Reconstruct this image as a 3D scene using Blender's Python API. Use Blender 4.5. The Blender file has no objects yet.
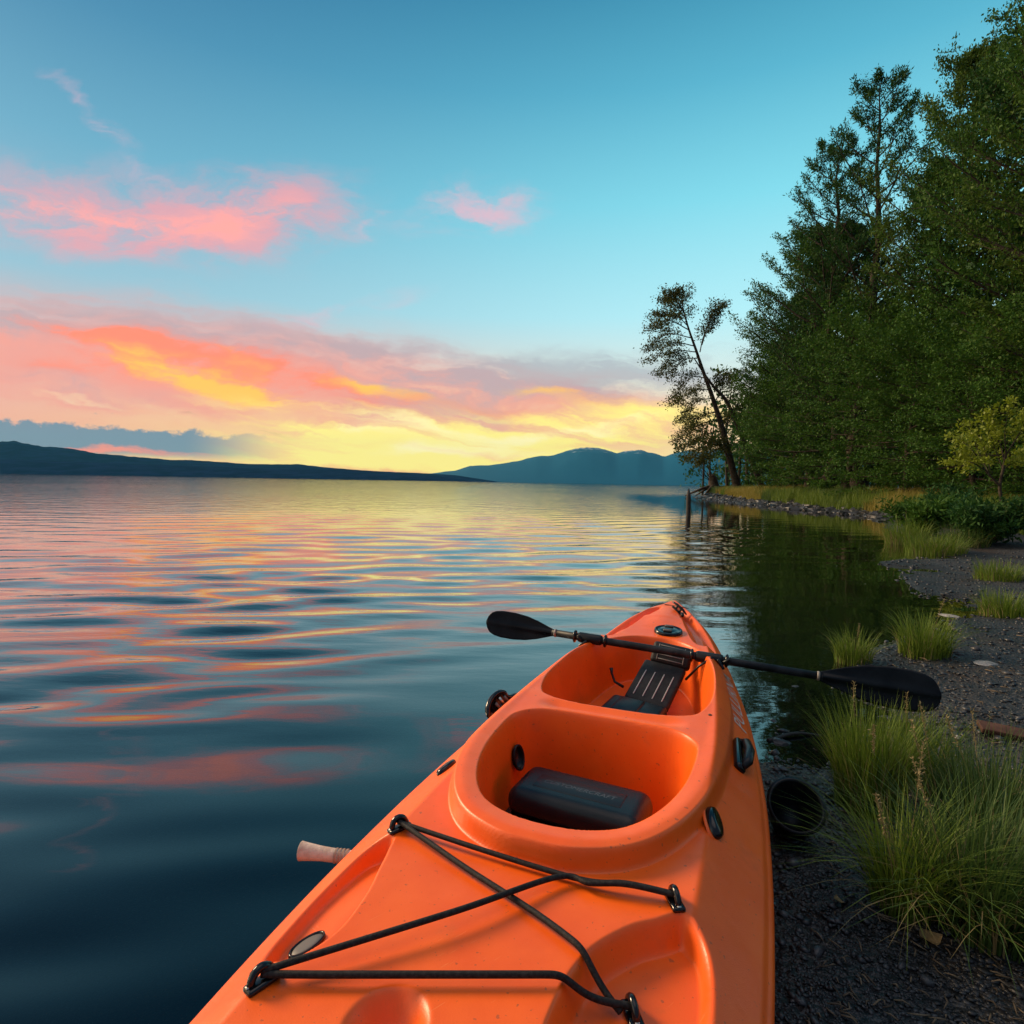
import bpy, bmesh, math, random
import numpy as np
from mathutils import Matrix, Vector, noise as mnoise
rng = np.random.default_rng(7)
random.seed(7)
sc = bpy.context.scene
COL = sc.collection
R_ = math.radians

# ------------------------------------------------------------------ camera
CAM_H, FPX, PITCH, ROLL = 1.05, 600.0, 2.87, 1.0
cam_d = bpy.data.cameras.new("camera"); cam = bpy.data.objects.new("camera", cam_d); COL.objects.link(cam)
cam_d.sensor_width = 36; cam_d.lens = 36 * FPX / 1024; cam_d.clip_start = 0.02; cam_d.clip_end = 60000
_p, _r = R_(PITCH), R_(ROLL)
_fw = np.array([0, math.cos(_p), -math.sin(_p)]); _up = np.array([0, math.sin(_p), math.cos(_p)]); _rt = np.array([1.0, 0, 0])
_R = _rt * math.cos(_r) + _up * math.sin(_r); _U = -_rt * math.sin(_r) + _up * math.cos(_r)
cam.matrix_world = Matrix(((_R[0], _U[0], -_fw[0], 0), (_R[1], _U[1], -_fw[1], 0), (_R[2], _U[2], -_fw[2], CAM_H), (0, 0, 0, 1)))
sc.camera = cam

def ray(u, v):
    return _fw + _R * (u - 512) / FPX + _U * (512 - v) / FPX
def onz(u, v, z=0.0):
    d = ray(u, v); k = (z - CAM_H) / d[2]
    return np.array([0, 0, CAM_H]) + d * k
def onY(u, v, Y):
    d = ray(u, v); return np.array([0, 0, CAM_H]) + d * (Y / d[1])
def azel(u, v):
    d = ray(u, v); return d[0] / d[1], d[2] / d[1]          # direction as run / rise over depth

# ------------------------------------------------------------------ render / view
sc.render.engine = 'CYCLES'
sc.view_settings.view_transform = 'Standard'; sc.view_settings.look = 'None'
sc.view_settings.exposure = 0.0; sc.view_settings.gamma = 1.0
sc.cycles.use_denoising = True
sc.cycles.max_bounces = 8; sc.cycles.diffuse_bounces = 3; sc.cycles.glossy_bounces = 3
sc.cycles.transmission_bounces = 4; sc.cycles.transparent_max_bounces = 8; sc.cycles.volume_bounces = 0
sc.cycles.sample_clamp_indirect = 6.0

# ------------------------------------------------------------------ node expression helper
class NX:
    def __init__(s, nt, sock): s.nt, s.s = nt, sock
    def _op(s, op, *a, clamp=False):
        n = s.nt.nodes.new('ShaderNodeMath'); n.operation = op; n.use_clamp = clamp
        for i, x in enumerate((s,) + a):
            if isinstance(x, NX): s.nt.links.new(x.s, n.inputs[i])
            else: n.inputs[i].default_value = float(x)
        return NX(s.nt, n.outputs[0])
    def __add__(s, o): return s._op('ADD', o)
    __radd__ = __add__
    def __sub__(s, o): return s._op('SUBTRACT', o)
    def __rsub__(s, o): return (s * -1.0) + o
    def __mul__(s, o): return s._op('MULTIPLY', o)
    __rmul__ = __mul__
    def __truediv__(s, o): return s._op('DIVIDE', o)
    def exp(s): return s._op('EXPONENT')
    def pow(s, o): return s._op('POWER', o)
    def clamp(s): return s._op('ADD', 0.0, clamp=True)
    def maxi(s, o): return s._op('MAXIMUM', o)
    def mini(s, o): return s._op('MINIMUM', o)
    def smooth(s, a, b):
        n = s.nt.nodes.new('ShaderNodeMapRange'); n.interpolation_type = 'SMOOTHSTEP'
        s.nt.links.new(s.s, n.inputs[0]); n.inputs[1].default_value = a; n.inputs[2].default_value = b
        return NX(s.nt, n.outputs[0])
    def ramp(s, stops):
        n = s.nt.nodes.new('ShaderNodeValToRGB'); cr = n.color_ramp
        cr.elements[0].position, cr.elements[0].color = stops[0][0], (*stops[0][1], 1)
        cr.elements[1].position, cr.elements[1].color = stops[-1][0], (*stops[-1][1], 1)
        for p_, c in stops[1:-1]:
            e = cr.elements.new(p_); e.color = (*c, 1)
        s.nt.links.new(s.s, n.inputs[0]); return NX(s.nt, n.outputs[0])
def nmix(nt, a, b, fac):
    n = nt.nodes.new('ShaderNodeMix'); n.data_type = 'RGBA'; n.clamp_factor = True
    for x, i in ((fac, 0), (a, 6), (b, 7)):
        if isinstance(x, NX): nt.links.new(x.s, n.inputs[i])
        elif i == 0: n.inputs[0].default_value = x
        else: n.inputs[i].default_value = (*x, 1)
    return NX(nt, n.outputs[2])
def combine(nt, *xyz):
    n = nt.nodes.new('ShaderNodeCombineXYZ')
    for i, x in enumerate(xyz):
        if isinstance(x, NX): nt.links.new(x.s, n.inputs[i])
        else: n.inputs[i].default_value = x
    return NX(nt, n.outputs[0])
def noise(nt, vec, scale, detail=4, rough=.5, dist=0.0, dim='3D'):
    n = nt.nodes.new('ShaderNodeTexNoise'); n.noise_dimensions = dim
    if vec is not None: nt.links.new(vec.s, n.inputs['Vector'])
    n.inputs['Scale'].default_value = scale; n.inputs['Detail'].default_value = detail
    n.inputs['Roughness'].default_value = rough; n.inputs['Distortion'].default_value = dist
    return NX(nt, n.outputs[0])
def lin(r, g, b):
    f = lambda c: c / 12.92 if c <= .04045 else ((c + .055) / 1.055) ** 2.4
    return tuple(f(x / 255) for x in (r, g, b))

# ------------------------------------------------------------------ sky
SUN_AZ, SUN_EL = R_(-60), R_(28)
world = bpy.data.worlds.new("World"); sc.world = world; world.use_nodes = True
def build_sky():
    nt = world.node_tree; nt.nodes.clear()
    out = nt.nodes.new('ShaderNodeOutputWorld')
    tc = nt.nodes.new('ShaderNodeTexCoord')
    sep = nt.nodes.new('ShaderNodeSeparateXYZ'); nt.links.new(tc.outputs['Generated'], sep.inputs[0])
    X, Y, Z = (NX(nt, sep.outputs[i]) for i in range(3))
    elv = Z._op('ARCSINE'); ela = elv.maxi(0.0); azimuth = X._op('ARCTAN2', Y)
    az = X / Y.maxi(.22); el = Z / Y.maxi(.22)               # cloud-sheet coordinates of the half of the sky over the lake
    # clear-sky gradient: bluer to the left, paler cyan to the right
    deg = lambda e: R_(e) / R_(90)
    t = ela / R_(90)
    left = t.ramp([(0, lin(236, 150, 122)), (deg(4), lin(236, 160, 138)), (deg(9), lin(212, 168, 160)), (deg(15), lin(140, 180, 196)),
                   (deg(24), lin(98, 158, 184)), (deg(32), lin(66, 128, 162)), (deg(40), lin(38, 98, 138)), (1, lin(60, 110, 150))])
    right = t.ramp([(0, lin(255, 226, 150)), (deg(5), lin(252, 236, 190)), (deg(10), lin(205, 225, 222)), (deg(15), lin(172, 226, 234)),
                    (deg(24), lin(124, 206, 222)), (deg(32), lin(84, 168, 194)), (deg(40), lin(48, 126, 158)), (1, lin(60, 110, 150))])
    base = nmix(nt, left, right, azimuth.smooth(R_(-42), R_(28)))
    # warm glow over the hidden sun
    def gauss(u, v, ru, rv, ang=0.0, a2=None, e2=None):
        a0, e0 = azel(u, v); ca, sa = math.cos(R_(ang)), math.sin(R_(ang))
        da = (a2 or az) - a0; de = (e2 or el) - e0
        p = (da * ca + de * sa) / (ru / FPX); q = (de * ca - da * sa) / (rv / FPX)
        return (p * p + q * q) * -1.0
    def G(*a, **k): return gauss(*a, **k).exp()
    # warped coordinates so that edges fray like vapour
    nv = nt.nodes.new('ShaderNodeTexNoise'); nt.links.new(combine(nt, az * 3.2, el * 7.0, 0.0).s, nv.inputs['Vector'])
    nv.inputs['Scale'].default_value = 1.0; nv.inputs['Detail'].default_value = 6; nv.inputs['Roughness'].default_value = .6
    sv = nt.nodes.new('ShaderNodeSeparateColor'); nt.links.new(nv.outputs['Color'], sv.inputs[0])
    w1 = NX(nt, sv.outputs[0]) - 0.5; w2 = NX(nt, sv.outputs[1]) - 0.5; w3 = NX(nt, sv.outputs[2])
    azw = az + w1 * 0.34; elw = el + w2 * 0.10
    g = lambda *a: gauss(*a, a2=azw, e2=elw).exp()
    # drawn-out fibres, a few degrees off level
    fib = noise(nt, combine(nt, (az + el * .2) * 3.2 + w1 * 1.2, (el + az * 0.13) * 30.0 + w2 * 3.0, 2.0), 1.0, 6, .58).smooth(.24, .76)
    puff = noise(nt, combine(nt, az * 8.0 + w1 * 2.0 - el * 4.0, el * 19.0 + w2 * 3.0 + az * 2.0, 4.0), 1.0, 6, .60).smooth(.22, .78)
    col = base
    glow = G(450, 462, 330, 62)
    col = nmix(nt, col, lin(255, 218, 116), glow * .95)
    # wide rose veil
    m = (g(170, 366, 380, 56, -6) * 1.4 + g(520, 408, 290, 36, -4) * 1.25 + g(-20, 345, 220, 46, 0) * .8) * (fib * .6 + puff * .4 + .22)
    col = nmix(nt, col, lin(236, 146, 128), m.smooth(.12, 1.1) * .85)
    # grey-violet wisps
    m = (g(450, 362, 200, 24, -4) * 1.1 + g(560, 372, 160, 20, 10) * .9 + g(330, 388, 220, 24, -10) * .8 + g(20, 318, 240, 28, -3) * 1.7 + g(640, 386, 190, 26, 6) * 1.0 + g(60, 385, 140, 18, -10) * .8) * (fib * .5 + puff * .9)
    col = nmix(nt, col, lin(156, 160, 170), m.smooth(.22, 1.2) * .66)
    # salmon and orange light on the band
    m = (g(150, 352, 120, 27, -10) * 1.1 + g(50, 372, 110, 13, -4) * .7 + g(300, 385, 170, 17, -12) * .95 + g(560, 396, 110, 13, 0) * .5) * (puff * .85 + fib * .55)
    col = nmix(nt, col, lin(255, 128, 92), m.smooth(.22, 1.05) * .95)
    m = (g(165, 366, 80, 17, -14) * 1.0 + g(225, 352, 40, 14, -30) * .5 + g(375, 392, 80, 10, -8) * .95 + g(290, 402, 130, 12, -10) * .9 + g(545, 396, 65, 8, 0) * .8) * (fib * .85 + puff * .65)
    col = nmix(nt, col, lin(255, 192, 66), m.smooth(.30, 1.1) * .95)
    # yellow and cream light bars towards the horizon
    m = (g(400, 434, 240, 24, -5) * 1.2 + g(610, 425, 170, 24, 6) * 1.2 + g(420, 460, 280, 16, 0) * 1.3) * (fib * .95 + .05)
    col = nmix(nt, col, lin(255, 234, 122), m.smooth(.15, .9))
    m = (g(405, 427, 95, 11, -9) * 1.1 + g(570, 430, 120, 8, 9) + g(50, 398, 110, 5, -7) * .6 + g(470, 452, 150, 6, 0) * .6) * (fib * .8 + .3)
    col = nmix(nt, col, lin(255, 240, 176), m.smooth(.3, .95) * .85)
    # rose bars over the light
    m = (g(440, 474, 210, 7, 0) + g(470, 408, 150, 11, -4) * .75 + g(560, 446, 110, 7, 6) * .6 + g(390, 442, 120, 5, -6) * .5 + g(610, 402, 100, 9, 3) * .6) * (fib * .7 + puff * .5 + .1)
    col = nmix(nt, col, lin(244, 152, 104), m.smooth(.22, .95) * .8)
    # brown streaks
    m = (g(225, 420, 85, 6, -10) * 1.1 + g(180, 408, 60, 4, -4) * .8 + g(480, 449, 40, 3, 0) * .6) * fib
    col = nmix(nt, col, lin(176, 118, 88), m.smooth(.25, .7) * .85)
    # high pink clouds
    m = (g(90, 208, 210, 38, -6) * 1.25 + g(255, 207, 95, 38, 8) * 1.3 + g(100, 238, 60, 17, -10) * .7 + g(250, 235, 60, 16, 0) * .5) * (puff * .85 + w3 * .5)
    col = nmix(nt, col, lin(226, 150, 156), m.smooth(.10, 1.15) * .78)
    m = (g(90, 215, 180, 22, -6) * 1.15 + g(255, 212, 70, 22, 8) * 1.1) * (puff * .8 + fib * .25 + .1)
    col = nmix(nt, col, lin(255, 160, 148), m.smooth(.28, 1.15) * .85)
    m = (g(470, 204, 75, 26, 0) * 1.2 + g(325, 315, 80, 13, 14) * .9 + g(90, 112, 80, 12, -38) * .75 + g(368, 215, 10, 40, -10) * .5 + g(200, 185, 160, 20, -10) * .4) * (puff * .9)
    col = nmix(nt, col, lin(226, 170, 182), m.smooth(.1, 1.0) * .75)
    # slate bank low on the left, with a heaped top edge
    top = noise(nt, combine(nt, az * 24.0, el * 34.0, 1.0), 1.0, 6, .62) - .5
    a0, e_top = azel(120, 428); _, e_bot = azel(120, 452)
    slope = (az - a0) * -0.055
    bank = (e_top + top * .05 - el + slope).smooth(-.003, .005) * (el - slope * .2 - e_bot + .006 + w2 * .03).smooth(-.008, .010) * az.smooth(azel(300, 440)[0], azel(180, 440)[0])
    col = nmix(nt, col, lin(100, 124, 146), bank * .95)
    pufm = g(97, 414, 13, 5, 0) * (top * 4.0 + .8)
    col = nmix(nt, col, lin(112, 126, 144), pufm.smooth(.35, .75) * .7)
    m = g(100, 449, 130, 5, -3) * (fib * .8 + .3)
    col = nmix(nt, col, lin(250, 132, 104), m.smooth(.25, .7) * .9)
    # added bright sky sheet, unseen overhead and behind, to light the kayak deck
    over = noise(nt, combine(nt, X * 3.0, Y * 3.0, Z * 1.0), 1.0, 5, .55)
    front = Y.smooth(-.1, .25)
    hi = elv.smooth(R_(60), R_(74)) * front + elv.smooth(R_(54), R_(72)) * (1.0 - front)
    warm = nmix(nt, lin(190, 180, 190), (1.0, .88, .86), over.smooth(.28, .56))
    # added warm fill glow, unseen beyond the left edge, for tree faces and hull
    side_fill = azimuth.smooth(R_(-46), R_(-72)) * azimuth.smooth(R_(-150), R_(-115)) * elv.smooth(R_(62), R_(25))
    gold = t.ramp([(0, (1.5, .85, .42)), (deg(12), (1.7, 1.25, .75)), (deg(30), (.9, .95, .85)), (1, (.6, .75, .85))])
    back = Y.smooth(.36, -.25)
    dusk = t.ramp([(0, lin(84, 92, 112)), (deg(14), lin(104, 108, 128)), (deg(34), lin(92, 112, 138)), (1, lin(96, 124, 150))])
    col = nmix(nt, col, dusk, back)
    col = nmix(nt, col, gold, side_fill * .9)
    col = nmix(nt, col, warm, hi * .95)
    below = elv.smooth(R_(-1.0), R_(-6))
    col = nmix(nt, col, (.02, .022, .025), below)
    bg = nt.nodes.new('ShaderNodeBackground'); nt.links.new(col.s, bg.inputs[0]); bg.inputs[1].default_value = 1.2
    sky = nt.nodes.new('ShaderNodeTexSky'); sky.sky_type = 'NISHITA'; sky.sun_disc = False
    sky.sun_elevation = SUN_EL; sky.sun_rotation = SUN_AZ
    bg2 = nt.nodes.new('ShaderNodeBackground'); nt.links.new(sky.outputs[0], bg2.inputs[0]); bg2.inputs[1].default_value = 0.004
    add = nt.nodes.new('ShaderNodeAddShader'); nt.links.new(bg.outputs[0], add.inputs[0]); nt.links.new(bg2.outputs[0], add.inputs[1])
    nt.links.new(add.outputs[0], out.inputs['Surface'])
    world.cycles.sampling_method = 'MANUAL'; world.cycles.sample_map_resolution = 1024
build_sky()

sun_d = bpy.data.lights.new("sun", 'SUN'); sun = bpy.data.objects.new("sun", sun_d); COL.objects.link(sun)
sun_d.energy = 4.6; sun_d.angle = R_(18); sun_d.color = (1.0, .72, .44)
_sd = Vector((math.sin(SUN_AZ) * math.cos(SUN_EL), math.cos(SUN_AZ) * math.cos(SUN_EL), math.sin(SUN_EL)))
sun.rotation_euler = _sd.to_track_quat('Z', 'Y').to_euler()

# ------------------------------------------------------------------ object helpers
def tag(o, label=None, cat=None, group=None, kind=None):
    for k, v in (('label', label), ('category', cat), ('group', group), ('kind', kind)):
        if v: o[k] = v
    return o
def empty(name, loc, rz=0.0, label=None, cat=None, group=None):
    o = bpy.data.objects.new(name, None); COL.objects.link(o); o.location = loc; o.rotation_euler = (0, 0, rz)
    o.empty_display_size = .1
    return tag(o, label, cat, group)
def mk(name, parts, mat=None, parent=None, smooth=True):
    """parts: list of (verts Nx3, faces MxK or list of MxK arrays) -> ONE mesh object"""
    V, loops, sizes, off = [], [], [], 0
    for v, fs in parts:
        v = np.asarray(v, float); V.append(v)
        for f in (fs if isinstance(fs, list) else [fs]):
            f = np.asarray(f, np.int64)
            if f.size == 0: continue
            loops.append((f + off).ravel()); sizes.append(np.full(len(f), f.shape[1]))
        off += len(v)
    V = np.concatenate(V); L = np.concatenate(loops); S = np.concatenate(sizes)
    me = bpy.data.meshes.new(name); me.vertices.add(len(V)); me.vertices.foreach_set('co', V.ravel().astype(np.float32))
    me.loops.add(len(L)); me.loops.foreach_set('vertex_index', L.astype(np.int32))
    me.polygons.add(len(S)); st = np.concatenate([[0], np.cumsum(S)[:-1]])
    me.polygons.foreach_set('loop_start', st.astype(np.int32))
    me.polygons.foreach_set('use_smooth', np.full(len(S), smooth))
    me.update(calc_edges=True); me.validate()
    if mat: me.materials.append(mat)
    o = bpy.data.objects.new(name, me); COL.objects.link(o)
    if parent: o.parent = parent
    return o
def tube(path, rad, n=10, cap=True):
    P = np.asarray(path, float); m = len(P); rad = np.broadcast_to(np.asarray(rad, float), (m,))
    T = np.gradient(P, axis=0); T /= np.linalg.norm(T, axis=1)[:, None] + 1e-12
    ref = np.array([0, 0, 1.0]) if abs(T[0][2]) < .9 else np.array([1.0, 0, 0])
    Nn = np.cross(T[0], ref); Nn /= np.linalg.norm(Nn)
    a = np.linspace(0, 2 * np.pi, n, endpoint=False); V = []
    for i in range(m):
        Nn = Nn - T[i] * (Nn @ T[i]); Nn /= np.linalg.norm(Nn) + 1e-12
        B = np.cross(T[i], Nn)
        V.append(P[i] + rad[i] * (np.cos(a)[:, None] * Nn + np.sin(a)[:, None] * B))
    V = np.concatenate(V); i = np.arange(m - 1)[:, None] * n; j = np.arange(n)[None]; j2 = (j + 1) % n
    F = np.stack([i + j, i + j2, i + n + j2, i + n + j], -1).reshape(-1, 4)
    fs = [F]
    if cap: fs += [np.arange(n)[None, ::-1], (np.arange(n) + (m - 1) * n)[None]]
    return V, fs
def rbox(size, r=.01, seg=3, M=None):
    bm = bmesh.new(); bmesh.ops.create_cube(bm, size=1.0)
    bmesh.ops.scale(bm, vec=size, verts=bm.verts)
    bmesh.ops.bevel(bm, geom=bm.edges[:], offset=r, segments=seg, profile=.5, affect='EDGES')
    bmesh.ops.triangulate(bm, faces=[f for f in bm.faces if len(f.verts) > 4])
    V = np.array([v.co[:] for v in bm.verts]); bm.verts.index_update()
    F3 = [[v.index for v in f.verts] for f in bm.faces if len(f.verts) == 3]
    F4 = [[v.index for v in f.verts] for f in bm.faces if len(f.verts) == 4]
    bm.free()
    if M is not None: V = V @ np.array(M.to_3x3()).T + np.array(M.translation)
    return V, [np.array(x) for x in (F3, F4) if x]
def frame(loc, x, z):
    """matrix whose local Z is z and local X as near x as possible"""
    z = Vector(z).normalized(); x = Vector(x); x = (x - z * x.dot(z)).normalized(); y = z.cross(x)
    return Matrix(((x.x, y.x, z.x, loc[0]), (x.y, y.y, z.y, loc[1]), (x.z, y.z, z.z, loc[2]), (0, 0, 0, 1)))
def xf(part, M):
    v, f = part; return np.asarray(v) @ np.array(M.to_3x3()).T + np.array(M.translation), f
def lathe(profile, n=28):
    """profile list of (r,z) revolved about Z"""
    P = np.array(profile); m = len(P); a = np.linspace(0, 2 * np.pi, n, endpoint=False)
    V = np.stack([P[:, 0, None] * np.cos(a), P[:, 0, None] * np.sin(a), np.repeat(P[:, 1, None], n, 1)], -1).reshape(-1, 3)
    i = np.arange(m - 1)[:, None] * n; j = np.arange(n)[None]; j2 = (j + 1) % n
    return V, [np.stack([i + j, i + j2, i + n + j2, i + n + j], -1).reshape(-1, 4)]
def sstep(a, b, x):
    t = np.clip((x - a) / (b - a), 0, 1); return t * t * (3 - 2 * t)
def spline(P, k=8, closed=False):
    P = np.asarray(P, float)
    Q = np.vstack([P[-1], P, P[0], P[1]]) if closed else np.vstack([2 * P[0] - P[1], P, 2 * P[-1] - P[-2]])
    out = []
    for i in range(1, len(Q) - 2):
        for t in np.linspace(0, 1, k, endpoint=False):
            a, b, c, d = Q[i - 1], Q[i], Q[i + 1], Q[i + 2]
            out.append(.5 * (2 * b + (c - a) * t + (2 * a - 5 * b + 4 * c - d) * t * t + (3 * b - a - 3 * c + d) * t ** 3))
    if not closed: out.append(P[-1])
    return np.array(out)
def sdf(px, py, poly):
    """signed distance, negative inside"""
    shp = px.shape; px = px.ravel(); py = py.ravel()
    d2 = np.full(px.shape, 1e18); ins = np.zeros(px.shape, bool)
    n = len(poly)
    for i in range(n):
        ax, ay = poly[i]; bx, by = poly[(i + 1) % n]
        ex, ey = bx - ax, by - ay; L = ex * ex + ey * ey + 1e-15
        t = np.clip(((px - ax) * ex + (py - ay) * ey) / L, 0, 1)
        dx = px - ax - t * ex; dy = py - ay - t * ey
        d2 = np.minimum(d2, dx * dx + dy * dy)
        c = ((ay > py) != (by > py)) & (px < ex * (py - ay) / (by - ay + 1e-15) + ax)
        ins ^= c
    return (np.sqrt(d2) * np.where(ins, -1, 1)).reshape(shp)
def vnoise(x, y, seed=0):
    """smooth value noise on numpy arrays"""
    xi = np.floor(x).astype(np.int64); yi = np.floor(y).astype(np.int64); fx = x - xi; fy = y - yi
    fx = fx * fx * (3 - 2 * fx); fy = fy * fy * (3 - 2 * fy)
    def h(a, b):
        n = (a * 374761393 + b * 668265263 + seed * 974711) & 0xffffffff
        n = ((n ^ (n >> 13)) * 1274126177) & 0xffffffff
        return ((n ^ (n >> 16)) & 0xffff) / 65535.0 - .5
    return (h(xi, yi) * (1 - fx) + h(xi + 1, yi) * fx) * (1 - fy) + (h(xi, yi + 1) * (1 - fx) + h(xi + 1, yi + 1) * fx) * fy
def fbm(x, y, oct=4, seed=0):
    s = 0; a = 1.0
    for k in range(oct):
        s = s + a * vnoise(x * 2 ** k + 13.7 * k, y * 2 ** k - 7.1 * k, seed + k); a *= .5
    return s

# ------------------------------------------------------------------ materials
def mat(name, color, rough=.5, spec=.5, metal=0.0, noise_col=None, nscale=8.0, bump=0.0, bscale=60.0, trans=None, rand_col=None, coat=0.0):
    m = bpy.data.materials.new(name); m.use_nodes = True; nt = m.node_tree
    b = nt.nodes['Principled BSDF']; b.inputs['Roughness'].default_value = rough
    b.inputs['Metallic'].default_value = metal; b.inputs['Specular IOR Level'].default_value = spec
    b.inputs['Coat Weight'].default_value = coat
    tc = nt.nodes.new('ShaderNodeTexCoord'); P = NX(nt, tc.outputs['Object'])
    c = color
    if noise_col is not None:
        c = nmix(nt, color, noise_col, noise(nt, P, nscale, 6, .6).smooth(.38, .66))
    if rand_col is not None:
        g = nt.nodes.new('ShaderNodeNewGeometry')
        c = nmix(nt, c, rand_col, NX(nt, g.outputs['Random Per Island']))
    if isinstance(c, NX): nt.links.new(c.s, b.inputs['Base Color'])
    else: b.inputs['Base Color'].default_value = (*c, 1)
    if bump:
        bn = nt.nodes.new('ShaderNodeBump'); bn.inputs['Strength'].default_value = 1.0; bn.inputs['Distance'].default_value = bump
        nt.links.new(noise(nt, P, bscale, 5, .6).s, bn.inputs['Height']); nt.links.new(bn.outputs[0], b.inputs['Normal'])
    if trans:
        tr = nt.nodes.new('ShaderNodeBsdfTranslucent')
        if isinstance(c, NX): nt.links.new(c.s, tr.inputs[0])
        else: tr.inputs[0].default_value = (*c, 1)
        mx = nt.nodes.new('ShaderNodeMixShader'); mx.inputs[0].default_value = trans
        nt.links.new(b.outputs[0], mx.inputs[1]); nt.links.new(tr.outputs[0], mx.inputs[2])
        nt.links.new(mx.outputs[0], nt.nodes['Material Output'].inputs[0])
    return m

# ================================================================== GROUND, WATER, HILLS
_shore = [(.45, -3), (.47, 0), (.50, .7), (.54, 1.15), (.66, 1.34), (.76, 1.56), (.84, 1.8), (.94, 2.1), (1.12, 2.45)] + \
         [tuple(onz(u, v)[:2]) for u, v in [(792, 716), (832, 690), (868, 664), (905, 640), (945, 616), (948, 604), (926, 594), (902, 575), (878, 562), (930, 556),
                                            (900, 540), (884, 527), (887, 518), (845, 514), (800, 510), (765, 506), (740, 503), (716, 500), (697, 497.5)]] + \
         [(17.2, 56), (20, 60), (27, 64), (42, 80), (90, 140), (400, 500), (9000, 5000), (9000, -9000), (.5, -9000), (.3, -40)]
_shore = np.array(_shore)
def shore_d(x, y): return -sdf(x, y, _shore)          # positive on land
def gz(x, y):
    x = np.asarray(x, float); y = np.asarray(y, float)
    d = shore_d(x, y)
    far = sstep(15, 22, y)
    beach = .055 * np.minimum(d, 3) + .04 * np.clip(d - 3, 0, 30)
    bank = (.10 * sstep(8.5, 12, y) + .30 * far) * sstep(0.05, .55 + .8 * far, d) + .035 * sstep(6, 10, np.minimum(y, 1e9)) * sstep(2, 5, d)
    land = beach + bank
    wet = np.where(d < -2.5, -.45 - .14 * (-d - 2.5), .18 * d)
    wet = np.maximum(wet, -3.2)
    z = np.where(d > 0, np.minimum(land, 2.2), wet)
    near = np.exp(-((y - 2) / 9.0) ** 2)
    rough = fbm(x * 1.3, y * 1.3, 3, 3) * .05 + fbm(x * 7, y * 7, 3, 5) * .018 * near + np.abs(fbm(x * 19, y * 19, 2, 8)) * .010 * near
    rough = rough * sstep(-1.5, .3, d) + .25 * fbm(x * .12, y * .12, 3, 11) * sstep(3, 12, d)
    return z + rough - .006
def axis(dense, mids, lo, hi, n):
    a = [np.arange(dense[0], dense[1], dense[2])]
    e = dense[1]
    for hi_, st in mids: a.append(np.arange(e, hi_, st)); e = hi_
    a.append(e + (hi - e) * np.linspace(0, 1, n) ** 4)
    a.insert(0, (dense[0] - (dense[0] - lo) * np.linspace(0, 1, n) ** 4)[::-1][:-1])
    return np.concatenate(a)
gx = axis((.3, 5.2, .02), [(9, .06), (40, .35)], -9000, 9000, 26)
gy = axis((-.3, 6.5, .028), [(14, .07), (60, .3)], -9000, 9000, 26)
GX, GY = np.meshgrid(gx, gy)
GZ = gz(GX, GY)
def gridf(nr, nc):
    i = np.arange(nr - 1)[:, None] * nc; j = np.arange(nc - 1)[None]
    return np.stack([i + j, i + j + 1, i + nc + j + 1, i + nc + j], -1).reshape(-1, 4)
def ground_mat():
    m = bpy.data.materials.new('shore_mud'); m.use_nodes = True; nt = m.node_tree; b = nt.nodes['Principled BSDF']
    tc = nt.nodes.new('ShaderNodeTexCoord'); P = NX(nt, tc.outputs['Object'])
    sp = nt.nodes.new('ShaderNodeSeparateXYZ'); nt.links.new(P.s, sp.inputs[0]); z = NX(nt, sp.outputs[2])
    v = nt.nodes.new('ShaderNodeTexVoronoi'); v.inputs['Scale'].default_value = 46; nt.links.new(P.s, v.inputs['Vector'])
    v2 = nt.nodes.new('ShaderNodeTexVoronoi'); v2.inputs['Scale'].default_value = 120; nt.links.new(P.s, v2.inputs['Vector'])
    n1 = noise(nt, P, 3.0, 6, .65); n2 = noise(nt, P, 40.0, 5, .6); n3 = noise(nt, P, .35, 4, .6)
    cv = NX(nt, v.outputs['Color'])
    sv = nt.nodes.new('ShaderNodeSeparateColor'); nt.links.new(cv.s, sv.inputs[0]); rr = NX(nt, sv.outputs[0])
    c = nmix(nt, (.006, .0065, .0075), (.018, .019, .021), n1.smooth(.35, .68))
    c = nmix(nt, c, nmix(nt, (.009, .010, .0115), (.045, .046, .050), rr), n2.smooth(.45, .6) * .75)
    c = nmix(nt, c, (.026, .016, .010), noise(nt, P, 1.7, 4, .6).smooth(.48, .68) * .8)
    c = nmix(nt, c, (.028, .030, .012), z.smooth(.35, .7) * n3.smooth(.3, .55))
    nt.links.new(c.s, b.inputs['Base Color'])
    wet = z.smooth(.10, .01)
    rg = (wet * -.42 + .78) + n2 * .1
    nt.links.new(rg.s, b.inputs['Roughness'])
    h = NX(nt, v.outputs['Distance']) * -.012 + NX(nt, v2.outputs['Distance']) * -.004 + n2 * .010
    bp = nt.nodes.new('ShaderNodeBump'); bp.inputs['Distance'].default_value = 1.0; nt.links.new(h.s, bp.inputs['Height'])
    nt.links.new(bp.outputs[0], b.inputs['Normal'])
    return m
ground = mk('ground', [(np.stack([GX, GY, GZ], -1).reshape(-1, 3), gridf(len(gy), len(gx)))], ground_mat()); tag(ground, kind='structure')

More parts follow.
